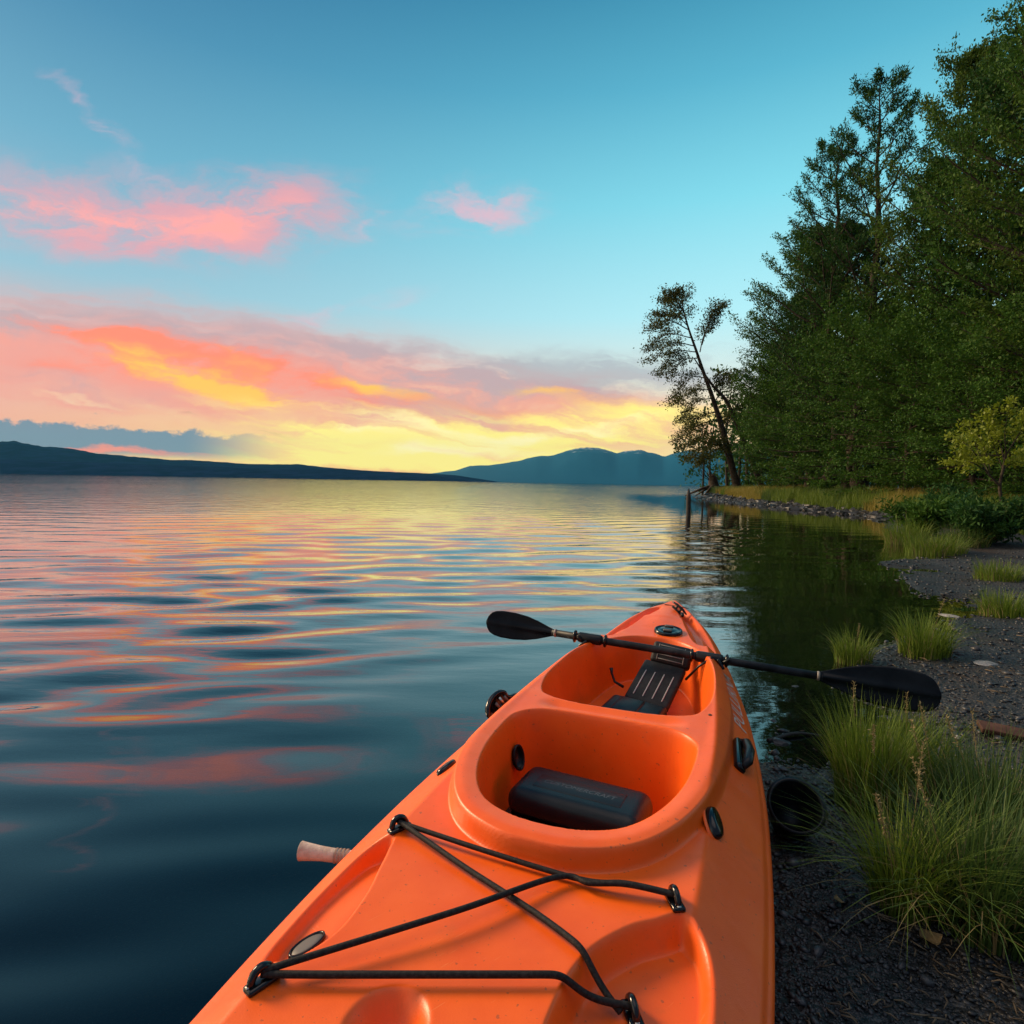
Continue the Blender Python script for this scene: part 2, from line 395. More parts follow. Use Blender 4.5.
# ---- water: one sheet with real swell near the camera
def wave_h(x, y):
    r = np.random.default_rng(21); h = np.zeros_like(x)
    d = np.clip(-shore_d(np.clip(x, -50, 50), np.clip(y, -50, 90)), 0, 50)
    calm = .12 + .88 * sstep(.4, 5.0, d + np.maximum(0, -x) * .5)
    for k in range(44):
        lam = .20 * (5.2 ** r.random()); th = R_(97) + r.normal() * R_(15); ph = r.random() * 6.28
        a = lam * .0026 * (1.0 if lam > .5 else 1.2)
        kx, ky = math.cos(th) * 2 * math.pi / lam, math.sin(th) * 2 * math.pi / lam
        rr = np.hypot(x, y); fade = 1 - sstep(lam * 14, lam * 24, rr)
        h += a * np.sin(kx * x + ky * y + ph) * fade
    return h * calm
_rad = np.concatenate([[0.02], np.geomspace(.25, 45, 900), np.geomspace(46, 9000, 70)])
_ang = np.concatenate([np.radians(np.linspace(-60, 62, 560)), np.radians(np.linspace(64, 298, 60))])
RR, AA = np.meshgrid(_rad, _ang, indexing='ij')
WX, WY = RR * np.sin(AA), RR * np.cos(AA)
WZ = wave_h(WX, WY)
def wf(nr, nc):
    i = np.arange(nr - 1)[:, None] * nc; j = np.arange(nc)[None]; j2 = (j + 1) % nc
    return np.stack([i + j, i + nc + j, i + nc + j2, i + j2], -1).reshape(-1, 4)[:, ::-1]
def water_mat():
    m = bpy.data.materials.new('lake_water'); m.use_nodes = True; nt = m.node_tree; nt.nodes.clear()
    out = nt.nodes.new('ShaderNodeOutputMaterial'); tc = nt.nodes.new('ShaderNodeTexCoord'); P = NX(nt, tc.outputs['Object'])
    sp = nt.nodes.new('ShaderNodeSeparateXYZ'); nt.links.new(P.s, sp.inputs[0]); X, Y = NX(nt, sp.outputs[0]), NX(nt, sp.outputs[1])
    dist = (X * X + Y * Y).pow(.5)
    patch = noise(nt, combine(nt, X * .06, Y * .03, 0.0), 1.0, 3, .5)
    n_far = noise(nt, combine(nt, X * .55, Y * 1.0, 3.0), 1.0, 3, .5) * .024 + noise(nt, combine(nt, X * 1.6, Y * 2.8, 5.0), 1.0, 2, .5) * .015
    n_rip = noise(nt, combine(nt, X * 3.6 + Y * 1.0, Y * 11.0, 1.0), 1.0, 3, .5)
    calm = 1.0 - (X - 1.0 - Y * .16).smooth(-1.5, 2.2) * Y.smooth(75, 40) * .85
    h = n_far * dist.smooth(7, 26) * (patch + .35) * calm * 1.25 + n_rip * .0065 * (patch * 1.2 - .1).maxi(.05) * dist.smooth(1.8, 5) * calm
    bp = nt.nodes.new('ShaderNodeBump'); bp.inputs['Distance'].default_value = 1.0; nt.links.new(h.s, bp.inputs['Height'])
    fr = nt.nodes.new('ShaderNodeFresnel'); fr.inputs[0].default_value = 1.52; nt.links.new(bp.outputs[0], fr.inputs['Normal'])
    ref = (NX(nt, fr.outputs[0]) * 1.9 - .048).clamp()
    gl = nt.nodes.new('ShaderNodeBsdfGlossy'); gl.inputs['Roughness'].default_value = .02; nt.links.new(bp.outputs[0], gl.inputs['Normal'])
    df = nt.nodes.new('ShaderNodeBsdfDiffuse'); df.inputs[0].default_value = (.0006, .0025, .004, 1)
    tr = nt.nodes.new('ShaderNodeBsdfTransparent'); tr.inputs[0].default_value = (.40, .46, .44, 1)
    mx = nt.nodes.new('ShaderNodeMixShader'); mx.inputs[0].default_value = .55
    nt.links.new(tr.outputs[0], mx.inputs[1]); nt.links.new(df.outputs[0], mx.inputs[2])
    m2 = nt.nodes.new('ShaderNodeMixShader'); nt.links.new(ref.s, m2.inputs[0]); nt.links.new(mx.outputs[0], m2.inputs[1]); nt.links.new(gl.outputs[0], m2.inputs[2])
    nt.links.new(m2.outputs[0], out.inputs['Surface']); return m
water = mk('water', [(np.stack([WX, WY, WZ], -1).reshape(-1, 3), wf(len(_rad), len(_ang)))], water_mat()); tag(water, kind='structure')

# ---- far hills and mountains
def ridge(name, Y, pts, depth, mt, rows=26, du=3.0, amp=.10, seed=0, base=-3.0):
    pts = np.array(pts, float); u = np.arange(pts[0, 0], pts[-1, 0] + .1, du)
    v = np.interp(u, pts[:, 0], pts[:, 1])
    top = np.array([onY(a, b, Y) for a, b in zip(u, v)])
    V = []
    for k in range(rows):
        t = k / (rows - 1) * 1.6                       # ridge line sits at t = 1
        prof = math.sin(min(t, 1) * math.pi / 2) ** 1.15 if t <= 1 else math.cos((t - 1) * math.pi / 1.25)
        s = (Y - depth * (1 - t)) / Y
        x = top[:, 0] * s; y = np.full_like(x, Y * s)
        sc_ = depth * .5
        nz = fbm(x / sc_, y / sc_, 5, seed) * amp * top[:, 2] * 2.2 * (1 - abs(t - 1) ** .5) if t < 1 else 0
        jag = fbm(x / (sc_ * .07), y / (sc_ * .07), 3, seed + 5) * top[:, 2] * .045 * min(t, 1)
        V.append(np.stack([x, y, np.maximum(top[:, 2], 0) * prof + nz * (t < 1) + jag + (base if k == 0 else 0)], -1))
    V = np.concatenate(V)
    return mk(name, [(V, gridf(rows, len(u)))], mt)
forest_hazed = mat('hazed_forest', (.004, .010, .034), 1.0, .0, noise_col=(.008, .018, .060), nscale=.02)  # bluish distance haze painted into the forest colour
def snow_mat():
    m = mat('hazed_mountain_forest', (.020, .075, .095), .95, .1)
    nt = m.node_tree; b = nt.nodes['Principled BSDF']; tc = nt.nodes.new('ShaderNodeTexCoord'); P = NX(nt, tc.outputs['Object'])
    sp = nt.nodes.new('ShaderNodeSeparateXYZ'); nt.links.new(P.s, sp.inputs[0]); z = NX(nt, sp.outputs[2])
    n = noise(nt, P, .012, 6, .65)
    f = (z + (n - .5) * 260.0).smooth(255, 305) * noise(nt, P, .03, 4, .7).smooth(.42, .6)
    c = nmix(nt, nmix(nt, (.001, .060, .125), (.003, .074, .140), n), (.55, .56, .58), f * .7)  # forest tone carries painted blue air haze; snow patches on top
    nt.links.new(c.s, b.inputs['Base Color']); return m
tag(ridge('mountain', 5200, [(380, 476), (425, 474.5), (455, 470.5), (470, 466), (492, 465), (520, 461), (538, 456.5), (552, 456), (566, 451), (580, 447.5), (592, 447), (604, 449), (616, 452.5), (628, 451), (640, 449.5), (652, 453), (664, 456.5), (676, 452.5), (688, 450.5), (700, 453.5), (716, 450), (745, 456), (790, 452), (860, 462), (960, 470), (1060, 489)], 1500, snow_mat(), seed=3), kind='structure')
tag(ridge('hills', 2600, [(-190, 452), (-90, 447), (-30, 444), (0, 441.5), (12, 441), (24, 443), (40, 446), (70, 448), (100, 453.5), (140, 457), (170, 460.5), (210, 462), (250, 464.5), (300, 464.5), (335, 468), (370, 471), (420, 473.5), (455, 475.5), (500, 482)], 700, forest_hazed, seed=9), kind='structure')
tag(ridge('foothills', 1900, [(-190, 460), (-60, 459), (0, 460), (60, 461), (130, 463.5), (200, 466.5), (260, 468.5), (300, 469.5), (345, 469.2), (372, 471.5), (410, 473.5), (440, 476.5), (470, 481.5)], 380, forest_hazed, seed=15, amp=.06), kind='structure')

# ---- the air between
HAZE = 3.6e-5
if HAZE:
    hz = mk('haze', [rbox((15000, 15000, 480), .5, 1, Matrix.Translation((0, 0, 234)))], None, smooth=False)
    hm = bpy.data.materials.new('haze_air'); hm.use_nodes = True; nt = hm.node_tree; nt.nodes.clear()
    pv = nt.nodes.new('ShaderNodeVolumePrincipled'); pv.inputs['Density'].default_value = HAZE
    pv.inputs['Color'].default_value = (.14, .72, 1.0, 1); pv.inputs['Anisotropy'].default_value = 0.0
    nt.links.new(pv.outputs[0], nt.nodes.new('ShaderNodeOutputMaterial').inputs['Volume'])
    hz.data.materials.append(hm); tag(hz, kind='stuff')

# ================================================================== KAYAK (local axes: x across, y towards the bow, z up)
KA = R_(21.3); KO = np.array([-.389, .009])
kayak = empty('kayak', (KO[0], KO[1], 0), -KA, 'orange two-well plastic kayak moored at the muddy shore, bow to the lake', 'kayak')
def k2w(t, s, z=0.0):
    return np.array([KO[0] + math.cos(KA) * t + math.sin(KA) * s, KO[1] - math.sin(KA) * t + math.cos(KA) * s, z])
_bs = np.array([[-.42, .012], [-.36, .06], [-.25, .125], [0, .235], [.4, .335], [.74, .385], [1.05, .416], [1.34, .431], [1.6, .436], [1.85, .433], [2.2, .414], [2.525, .378],
                [2.92, .310], [3.18, .240], [3.42, .140], [3.56, .070], [3.63, .028], [3.66, .008]])
_zs = np.array([[-.42, .36], [-.2, .30], [.1, .265], [.5, .25], [1.4, .25], [2.2, .255], [2.9, .288], [3.3, .328], [3.66, .385]])
_ks = np.array([[-.42, .22], [-.34, .06], [-.2, -.03], [.2, -.085], [.8, -.10], [2.6, -.10], [3.1, -.075], [3.4, -.02], [3.56, .07], [3.63, .17], [3.66, .28]])
def smooth_interp(tab):
    c = spline(tab, 10); o = np.argsort(c[:, 0]); c = c[o]
    return lambda s: np.interp(s, c[:, 0], c[:, 1])
_bs[:, 1] *= np.interp(_bs[:, 0], [0, 1.2, 2.4], [1.035, 1.02, 1.0])
kb, kz, kk = smooth_interp(_bs), smooth_interp(_zs), smooth_interp(_ks)
def mirror(half):
    h = np.array(half, float)[:, ::-1]                # (t, s)
    m = h[::-1].copy(); m[:, 0] *= -1
    if abs(h[-1, 0]) < 1e-9: m = m[1:]
    if abs(h[0, 0]) < 1e-9: m = m[:-1]
    return np.vstack([h, m])
OUT = spline(mirror([(1.205, 0), (1.215, .09), (1.27, .19), (1.38, .265), (1.55, .318), (1.8, .345), (2.1, .352), (2.35, .338), (2.65, .300), (2.95, .240), (3.14, .165), (3.2, .08), (3.21, 0)]), 6, True)
W1 = spline(mirror([(1.282, 0), (1.292, .08), (1.335, .155), (1.43, .212), (1.57, .250), (1.75, .263), (1.82, .246), (1.862, .195), (1.878, .10), (1.88, 0)]), 6, True)
W2 = spline(mirror([(1.968, 0), (1.972, .13), (1.99, .205), (2.04, .252), (2.2, .280), (2.45, .270), (2.66, .228), (2.79, .170), (2.86, .09), (2.872, 0)]), 6, True)
CHL = spline([(-.245, 2.84), (-.262, 2.90), (-.215, 3.10), (-.13, 3.33), (-.06, 3.44), (-.045, 3.40), (-.085, 3.24), (-.13, 3.05), (-.185, 2.86)], 6, True)
CHR = CHL * np.array([-1, 1])
RL = spline([(-.302, 1.185), (-.345, 1.15), (-.357, 1.05), (-.352, .95), (-.335, .865), (-.30, .832), (-.262, .850), (-.238, .92), (-.246, 1.01), (-.265, 1.08), (-.282, 1.14)], 6, True)
RRc = spline([(.288, 1.180), (.325, 1.150), (.345, 1.08), (.345, .95), (.325, .80), (.24, .72), (.15, .80), (.135, .92), (.155, 1.03), (.205, 1.11), (.25, 1.15)], 6, True)
def deck(t, s):
    t = np.asarray(t, float); s = np.asarray(s, float)
    b = kb(s); u = np.abs(t) / np.maximum(b, 1e-4)
    k_ = np.clip((u - .69) / .29, 0, 1); k_ = np.where(k_ < .12, k_ * k_ / .24, k_ - .06) / .94
    z = kz(s) - .022 * sstep(3.4, 2.8, s) + (.060 + .022 * sstep(3.4, 2.8, s)) * (1 - k_) * sstep(3.68, 3.2, s) * sstep(-.45, .0, s) - .012 * sstep(.965, 1.0, u)
    # low central spine on the stern deck
    do = sdf(t, s, OUT)
    rim = sstep(.004, -.009, do) + .10 * sstep(0, -.03, do) * sstep(-.07, -.03, do)
    z = z + .042 * (1 - .70 * sstep(2.45, 2.85, s)) * rim
    z = z + .012 * sstep(2.9, 3.15, s) * np.exp(-(t / .07) ** 2) * sstep(3.6, 3.45, s)
    d2 = sdf(t, s, W2); fl2 = .125 + .05 * sstep(2.5, 2.95, s)
    z = z + (fl2 - z) * sstep(.008, -.040, d2)
    d1 = sdf(t, s, W1)
    z = z - .012 * sstep(.05, 0, np.abs(s - 1.925)) * sstep(.24, .16, np.abs(t))       # the bridge dips a little
    z = z + (.085 - z) * sstep(.008, -.036, d1)
    for ch in (CHL, CHR): z = z - .050 * sstep(.012, -.034, sdf(t, s, ch))
    dl = sdf(t, s, RL); zf = .250 + .012 * sstep(-.34, -.26, t)
    z = z + (np.minimum(zf, z) - z) * sstep(.004, -.016, dl)
    dr = sdf(t, s, RRc); zf = .258 + .0 * t
    z = z + (np.minimum(zf, z) - z) * sstep(.004, -.022, dr)
    ds = np.hypot((t + .067), (s - .80) * .85)
    z = z - .040 * sstep(.062, .022, ds)
    return z
def deckn(t, s, e=.006):
    a = deck(np.array([t - e, t + e, t, t]), np.array([s, s, s - e, s + e]))
    n = Vector((-(a[1] - a[0]) / (2 * e), -(a[3] - a[2]) / (2 * e), 1)); return n.normalized()
def deckz(t, s): return float(deck(np.array([t]), np.array([s]))[0])

orange = bpy.data.materials.new('orange_polyethylene'); orange.use_nodes = True
def _orange():
    nt = orange.node_tree; b = nt.nodes['Principled BSDF']; tc = nt.nodes.new('ShaderNodeTexCoord'); P = NX(nt, tc.outputs['Object'])
    sp = nt.nodes.new('ShaderNodeSeparateXYZ'); nt.links.new(P.s, sp.inputs[0]); X, Y, Z = (NX(nt, sp.outputs[i]) for i in range(3))
    n = noise(nt, P, 5.0, 5, .6)
    c = nmix(nt, (.82, .100, .003), (.88, .124, .006), n.smooth(.35, .65))
    grime = noise(nt, P, 11.0, 6, .7).smooth(.56, .74)
    c = nmix(nt, c, (.50, .11, .025), grime * .28)
    dots = noise(nt, P, 75.0, 2, .4).smooth(.715, .745) + noise(nt, P, 170.0, 2, .4).smooth(.73, .76)
    c = nmix(nt, c, (.22, .07, .03), dots.clamp() * .55)
    scr = noise(nt, combine(nt, X * 9.0 + Y * 16.0, Y * 240.0 - X * 420.0, Z * 10.0), 1.0, 2, .5).smooth(.70, .74) * noise(nt, P, 4.0, 3, .5).smooth(.52, .62)
    scr2 = noise(nt, combine(nt, X * 160.0 + Y * 380.0, Y * 12.0 - X * 6.0, 4.0), 1.0, 2, .5).smooth(.71, .75) * noise(nt, P, 3.0, 3, .5).smooth(.55, .65)
    c = nmix(nt, c, (.88, .30, .10), (scr + scr2).clamp() * .45)
    nt.links.new(c.s, b.inputs['Base Color'])
    rg = noise(nt, P, 14.0, 5, .65) * .22 + .27 + grime * .15; nt.links.new(rg.s, b.inputs['Roughness'])
    b.inputs['Specular IOR Level'].default_value = .50
    bp = nt.nodes.new('ShaderNodeBump'); bp.inputs['Distance'].default_value = 1.0
    h = noise(nt, P, 420.0, 2, .5) * .00025 + noise(nt, P, 7.0, 3, .5) * .0030 + (scr + scr2) * -.0002
    nt.links.new(h.s, bp.inputs['Height']); nt.links.new(bp.outputs[0], b.inputs['Normal'])
_orange()
black = mat('black_plastic', (.006, .0065, .008), .34, .3, noise_col=(.012, .013, .015), nscale=30, bump=.0004, bscale=300)
gloss_black = mat('glossy_black_plastic', (.004, .0045, .006), .16, .45)
cordm = mat('bungee_cord', (.008, .0075, .008), .6, .2, noise_col=(.024, .022, .022), nscale=160, bump=.0008, bscale=500)
greym = mat('grey_plug', (.10, .095, .09), .5)
steel = mat('worn_steel', (.45, .44, .42), .35, metal=1.0)

def build_hull():
    S = np.concatenate([np.arange(-.42, .3, .02), np.arange(.3, 3.60, .0031), np.arange(3.60, 3.661, .003)])
    nw = 260; w = np.linspace(-1, 1, nw)
    SS = np.repeat(S[:, None], nw, 1); TT = w[None] * kb(S)[:, None]
    top = np.stack([TT, SS, deck(TT, SS)], -1)
    B, Zg, Zk = kb(S), kz(S) - .012 - .022 * sstep(3.4, 2.8, S), kk(S)
    under = []
    prof = [(1.012, .972), (1.013, .952), (1.002, .945), (.999, .92), (.985, .82), (.965, .64), (.93, .42), (.86, .22), (.72, .08), (.45, .015)]
    for a, h in prof: under.append((a, h))
    right = [np.stack([B * a, S, Zk + (Zg - Zk) * h], -1) for a, h in under]
    keel = [np.stack([0 * B, S, Zk], -1)]
    left = [np.stack([-B * a, S, Zk + (Zg - Zk) * h], -1) for a, h in under][::-1]
    rows = np.concatenate([top, np.stack(right + keel + left, 1)], 1)          # closed ring per station
    n, m = rows.shape[:2]; i = np.arange(n - 1)[:, None] * m; j = np.arange(m)[None]; j2 = (j + 1) % m
    F = np.stack([i + j, i + j2, i + m + j2, i + m + j], -1).reshape(-1, 4)
    caps = [np.arange(m)[None, ::-1], (np.arange(m) + (n - 1) * m)[None]]
    return mk('hull', [(rows.reshape(-1, 3), [F] + caps)], orange, kayak)
hull = build_hull()

# pad eyes that hold the deck lacing
def pad_eye(t, s, yaw, label=None):
    z = deckz(t, s); n = deckn(t, s, .02); x = Vector((math.cos(yaw), math.sin(yaw), 0))
    M = frame((t, s, z - .001), x, n)
    base = rbox((.050, .024, .010), .0045, 3, Matrix.Translation((0, 0, .004)))
    a = np.linspace(0, math.pi, 12); loop = np.stack([np.cos(a) * .017, 0 * a, .006 + np.sin(a) * .020], -1)
    lp = tube(loop, .0062, 8)
    o = mk('pad_eye', [xf(base, M), xf(lp, M)], gloss_black, kayak)
    for sx in (-1, 1):
        mk('screw', [xf(lathe([(0, .0115), (.0035, .0112), (.0042, .0095)], 10), M @ Matrix.Translation((sx * .020, 0, 0)))], steel, o)
    return np.array(M @ Vector((0, 0, .016)))
PE = {'TL': pad_eye(-.296, 1.205, R_(60)), 'TR': pad_eye(.272, 1.20, R_(118)), 'BL': pad_eye(-.270, .790, R_(70)), 'BR': pad_eye(.234, 1.000, R_(120))}
pad_eye(-.20, .45, R_(70)); pad_eye(.22, .45, R_(110))
def cord(pts, lift=.006, sag=0.0, n=40, r=.0052):
    """cord pulled between points and riding on the deck wherever the deck is higher"""
    P = spline(np.array(pts), n); z = deck(P[:, 0], P[:, 1]) + lift
    w = np.linspace(0, 1, len(P)); P[:, 2] = np.maximum(P[:, 2] - sag * np.sin(w * np.pi), np.where((w > .03) & (w < .97), z, P[:, 2]))
    lo = np.where((w > .03) & (w < .97), z, -1)
    for _ in range(60): P[1:-1, 2] = np.maximum(lo[1:-1], .5 * (P[:-2, 2] + P[2:, 2]))
    for _ in range(14): P[1:-1, 2] = .25 * P[:-2, 2] + .5 * P[1:-1, 2] + .25 * P[2:, 2]
    return mk('bungee_cord', [tube(P, r, 10)], cordm, kayak)
def mid(a, b, f, dz): q = a + (b - a) * f; q = q.copy(); q[2] += dz; return q
X1 = np.array([.105, 1.172, deckz(.105, 1.172) + .012])
cord([PE['TL'], mid(PE['TL'], X1, .5, 0), X1 + [0, .010, -.002], mid(X1, PE['TR'], .5, .004) + [0, .008, 0], PE['TR'] + [0, .006, -.003]])
cord([PE['BL'] + [0, 0, .004], mid(PE['BL'], X1, .55, .012), X1 + [-.04, -.006, .002], X1 + [.02, 0, .003], mid(X1, PE['TR'], .5, .008), PE['TR']], .012)
cord([PE['TL'] + [0, 0, .002], mid(PE['TL'], PE['BR'], .35, .012), mid(PE['TL'], PE['BR'], .7, .010), PE['BR'] + [-.015, -.012, -.004]], .010)
cord([PE['BL'], mid(PE['BL'], PE['BR'], .4, .008), mid(PE['BL'], PE['BR'], .75, .010), PE['BR']], .014)

# oval deck fittings
def oval(name, t, s, yaw, a, b, h, mt, raise_=.0, label=None):
    n = deckn(t, s, .02); M = frame((t, s, deckz(t, s) + raise_), (math.cos(yaw), math.sin(yaw), 0), n)
    pr = [(1.0, -.004), (1.0, .25 * h), (.96, .6 * h), (.85, .88 * h), (.6, .98 * h), (.25, h), (0.001, h)]
    v, f = lathe(pr, 32); v = v * np.array([a, b, 1.0])
    return mk(name, [xf((v, f), M)], mt, kayak), M
o, M = oval('footrest_knob', .318, 1.492, R_(118), .042, .024, .021, gloss_black); o['label'] = 'glossy black oval knob'
o2 = mk('bezel', [xf((lathe([(1.14, -.002), (1.14, .003), (1.0, .0045), (.98, 0)], 32)[0] * np.array([.042, .026, 1]), lathe([(1.14, -.002), (1.14, .003), (1.0, .0045), (.98, 0)], 32)[1]), M)], orange, o)
o, M = oval('footrest_knob', -.355, 1.535, R_(75), .036, .020, .012, gloss_black)
o, M = oval('drain_plug', -.302, .925, R_(72), .030, .0165, .005, greym, .0005)
ring_p = lathe([(.98, .0), (1.0, .006), (1.10, .006), (1.14, .0)], 32)
mk('gasket', [xf((ring_p[0] * np.array([.030, .0165, 1]), ring_p[1]), M)], gloss_black, o)
# dark hole in the left wall of the near well
def wall_hole():
    pr = [(1.12, -.002), (1.12, .004), (1.0, .005), (.92, .001), (.90, -.010), (.001, -.011)]
    t, s, z = -.236, 1.765, .235
    nn = Vector((1.0, -.28, .22)); M = frame((t, s, z), (0, 0, 1), nn)
    v, f = lathe(pr, 28); mk('scupper_hole', [xf((v * np.array([.034, .022, 1]), f), M)], black, kayak)
wall_hole()
# carry handles on the gunwales
def carry_handle(t, s, side, up):
    n = deckn(t, s, .02)
    M = frame((t, s, deckz(t, s)), (.42, .9, 0), n) @ Matrix.Scale(.88, 4)
    h = mk('carry_handle', [xf(rbox((.185, .034, .020), .008, 3, Matrix.Translation((0, 0, .006))), M)], gloss_black, kayak)
    tilt = side * up
    ol = spline([(-.078, .0), (-.098, .030), (-.088, .072), (-.050, .104), (-.008, .108), (.018, .088), (.020, .060), (.034, .038), (.070, .020), (.080, .0)], 5)
    ol = ol * np.array([1.05, .62]); n_ = len(ol); up_ = np.array([0, math.sin(tilt), math.cos(tilt)]); sd_ = np.array([0, math.cos(tilt), -math.sin(tilt)])
    f0 = np.array([ol[:, 0]]).T * np.array([[1, 0, 0]]) + ol[:, 1:2] * up_ + np.array([0, 0, .012]); q = np.arange(n_); q2 = (q + 1) % n_
    V = np.concatenate([f0 + sd_ * .010, f0 - sd_ * .010]); F4 = np.stack([q, q2, q2 + n_, q + n_], -1)
    mk('grip', [xf((V, [F4, q[None], (q + n_)[None, ::-1]]), M), xf(tube(f0, .0105, 8), M)], gloss_black, h)
    for q_, l in ((-.050, .044), (-.020, .052), (.006, .044)):
        p_ = np.array([q_, 0, .012]) + sd_ * (-side * -.013)
        mk('strut', [xf(tube([p_ + up_ * .020, p_ + up_ * l + [-.006, 0, 0]], .0055, 8), M)], steel if q_ == -.020 else greym, h)
    mk('hinge', [xf(rbox((.120, .020, .028), .008, 3, Matrix.Translation((.02, .012 * side * -1, .022))), M)], gloss_black, h)
carry_handle(-.372, 2.035, -1, .20)
def side_grip(t, s):
    n = deckn(t, s, .02); M = frame((t, s, deckz(t, s)), (-.10, 1, 0), n)
    h = mk('carry_handle', [xf(rbox((.175, .036, .026), .012, 4, Matrix.Translation((0, 0, .008))), M)], gloss_black, kayak)
    mk('grip', [xf(tube([(-.078, 0, .016), (-.058, 0, .034), (0, 0, .041), (.058, 0, .034), (.078, 0, .016)], [.010, .013, .014, .013, .010], 12), M)], black, h)
side_grip(.365, 1.955)
# small screw on the coaming and bow cleat
mk('screw', [(lathe([(0, .003), (.005, .0025), (.006, 0)], 12)[0] + np.array([.286, 2.02, deckz(.286, 2.02)]), lathe([(0, .003), (.005, .0025), (.006, 0)], 12)[1])], mat('rust_brown', (.06, .02, .008), .6), kayak)
def cleat():
    t, s = .045, 3.36; M = frame((t, s, deckz(t, s)), (1, -.15, 0), deckn(t, s, .03))
    c = mk('bow_cleat', [xf(rbox((.066, .024, .010), .004, 2, Matrix.Translation((0, 0, .004))), M), xf(tube([(-.012, 0, .006), (-.012, 0, .024)], .006, 8), M), xf(tube([(.012, 0, .006), (.012, 0, .024)], .006, 8), M),
                          xf(tube([(-.050, 0, .022), (-.02, 0, .027), (.02, 0, .027), (.050, 0, .022)], [.004, .007, .007, .004], 8), M)], gloss_black, kayak)
    mk('toggle', [xf(tube([(.035, -.02, .012), (.050, -.055, .010)], [.010, .008], 10), M)], black, c)
    t, s = .03, 3.50; M = frame((t, s, deckz(t, s)), (1, 0, 0), deckn(t, s, .03))
    mk('bow_slot', [xf(rbox((.13, .006, .006), .002, 1), M)], mat('slot_shadow', (.10, .015, .003), .7), kayak)
cleat()
# bow hatch
def hatch():
    t, s = .05, 2.965; z = deckz(t, s); M = frame((t, s, z - .002), (1, 0, 0), deckn(t, s, .05))
    v, f = lathe([(1, -.005), (1, .010), (.97, .016), (.88, .018), (.84, .012), (.55, .017), (.2, .020), (.001, .020)], 40)
    h = mk('bow_hatch', [xf((v * np.array([.064, .062, 1]), f), M)], gloss_black, kayak)
    mk('latch', [xf(rbox((.040, .014, .010), .004, 2, Matrix.Translation((0, -.030, .021))), M)], greym, h); mk('latch', [xf(rbox((.040, .014, .010), .004, 2, Matrix.Translation((0, .032, .021))), M)], greym, h)
hatch()
# folded seat: cushion on the floor, ribbed back panel, head pad
def seat():
    fab = mat('seat_webbing', (.007, .008, .010), .55, .25, noise_col=(.014, .015, .018), nscale=40, bump=.0012, bscale=350)
    A, B_, C_ = np.array([-.012, 2.36, .165]), np.array([.016, 2.48, .185]), np.array([.080, 2.70, .285])
    d = Vector(C_ - B_).normalized(); xx = Vector((1, -.22, 0))
    Mb = frame((B_ + C_) / 2, xx, Vector((1, 0, 0)).cross(d)); L = np.linalg.norm(C_ - B_)
    st = mk('seat', [xf(rbox((.178, L, .030), .012, 3), Mb)], fab, kayak)
    cu = frame((A[0], A[1] + .03, A[2]), xx, (0, -.10, 1))
    cush = mk('seat_pad', [xf(rbox((.225, .175, .075), .018, 4), cu), xf(rbox((.10, .120, .02), .008, 2, Matrix.Translation((-.02, .01, .034))), cu)], black, st)
    for q in np.linspace(-.058, .058, 4):
        mk('stripe', [xf(rbox((.0045, L * .60, .004), .0012, 1, Matrix.Translation((q, -.02, .0155))), Mb)], mat('pale_stitching', (.30, .31, .33), .7), st)
    up = frame(C_ + np.array([.012, .035, .036]), xx, Vector((1, 0, 0)).cross(Vector((0, .55, .8))))
    pad = mk('head_pad', [xf(rbox((.165, .095, .045), .016, 4), up)], fab, st)
    rows = [xf(rbox((.10, .004, .003), .001, 1, Matrix.Translation((0, q, .023))), up) for q in (-.030, -.010, .010, .030)] + \
           [xf(rbox((.004, .07, .003), .001, 1, Matrix.Translation((q, 0, .023))), up) for q in (-.054, .054)]
    mk('stitching', rows, mat('grey_stitching', (.16, .165, .17), .7), pad)
    mk('buckle_strap', [tube([(-.085, 2.60, .205), (-.125, 2.62, .215), (-.140, 2.63, .245), (-.145, 2.635, .268)], [.006, .005, .005, .008], 8)], black, st)
    # side straps down to the floor
    for sx in (1,):
        p0 = np.array(Mb @ Vector((sx * .10, L * .3, 0))); p1 = np.array([p0[0] + sx * .10, p0[1] - .02, deckz(p0[0] + sx * .10, p0[1] - .02) + .004])
        mk('strap', [tube([p0, (p0 + p1) / 2 + [0, 0, .01], p1], [.005, .0045, .005], 8)], black, st)
seat()
# paddle rests on the coaming
REST = []
def paddle_clip(t, s):
    z = deckz(t, s); M = frame((t, s, z), (1, 0, 0), deckn(t, s, .02))
    c = mk('paddle_clip', [xf(rbox((.045, .085, .012), .005, 3, Matrix.Translation((0, 0, .004))), M)], gloss_black, kayak)
    a = np.linspace(-.35, math.pi + .35, 18); arc = np.stack([0 * a, np.cos(a) * .027, .036 - np.sin(a) * .027], -1)
    mk('hook', [xf(tube(arc, .0065, 8), M)], black, c)
    REST.append(np.array(M @ Vector((0, 0, .034))))
paddle_clip(-.268, 2.665); paddle_clip(.290, 2.66)
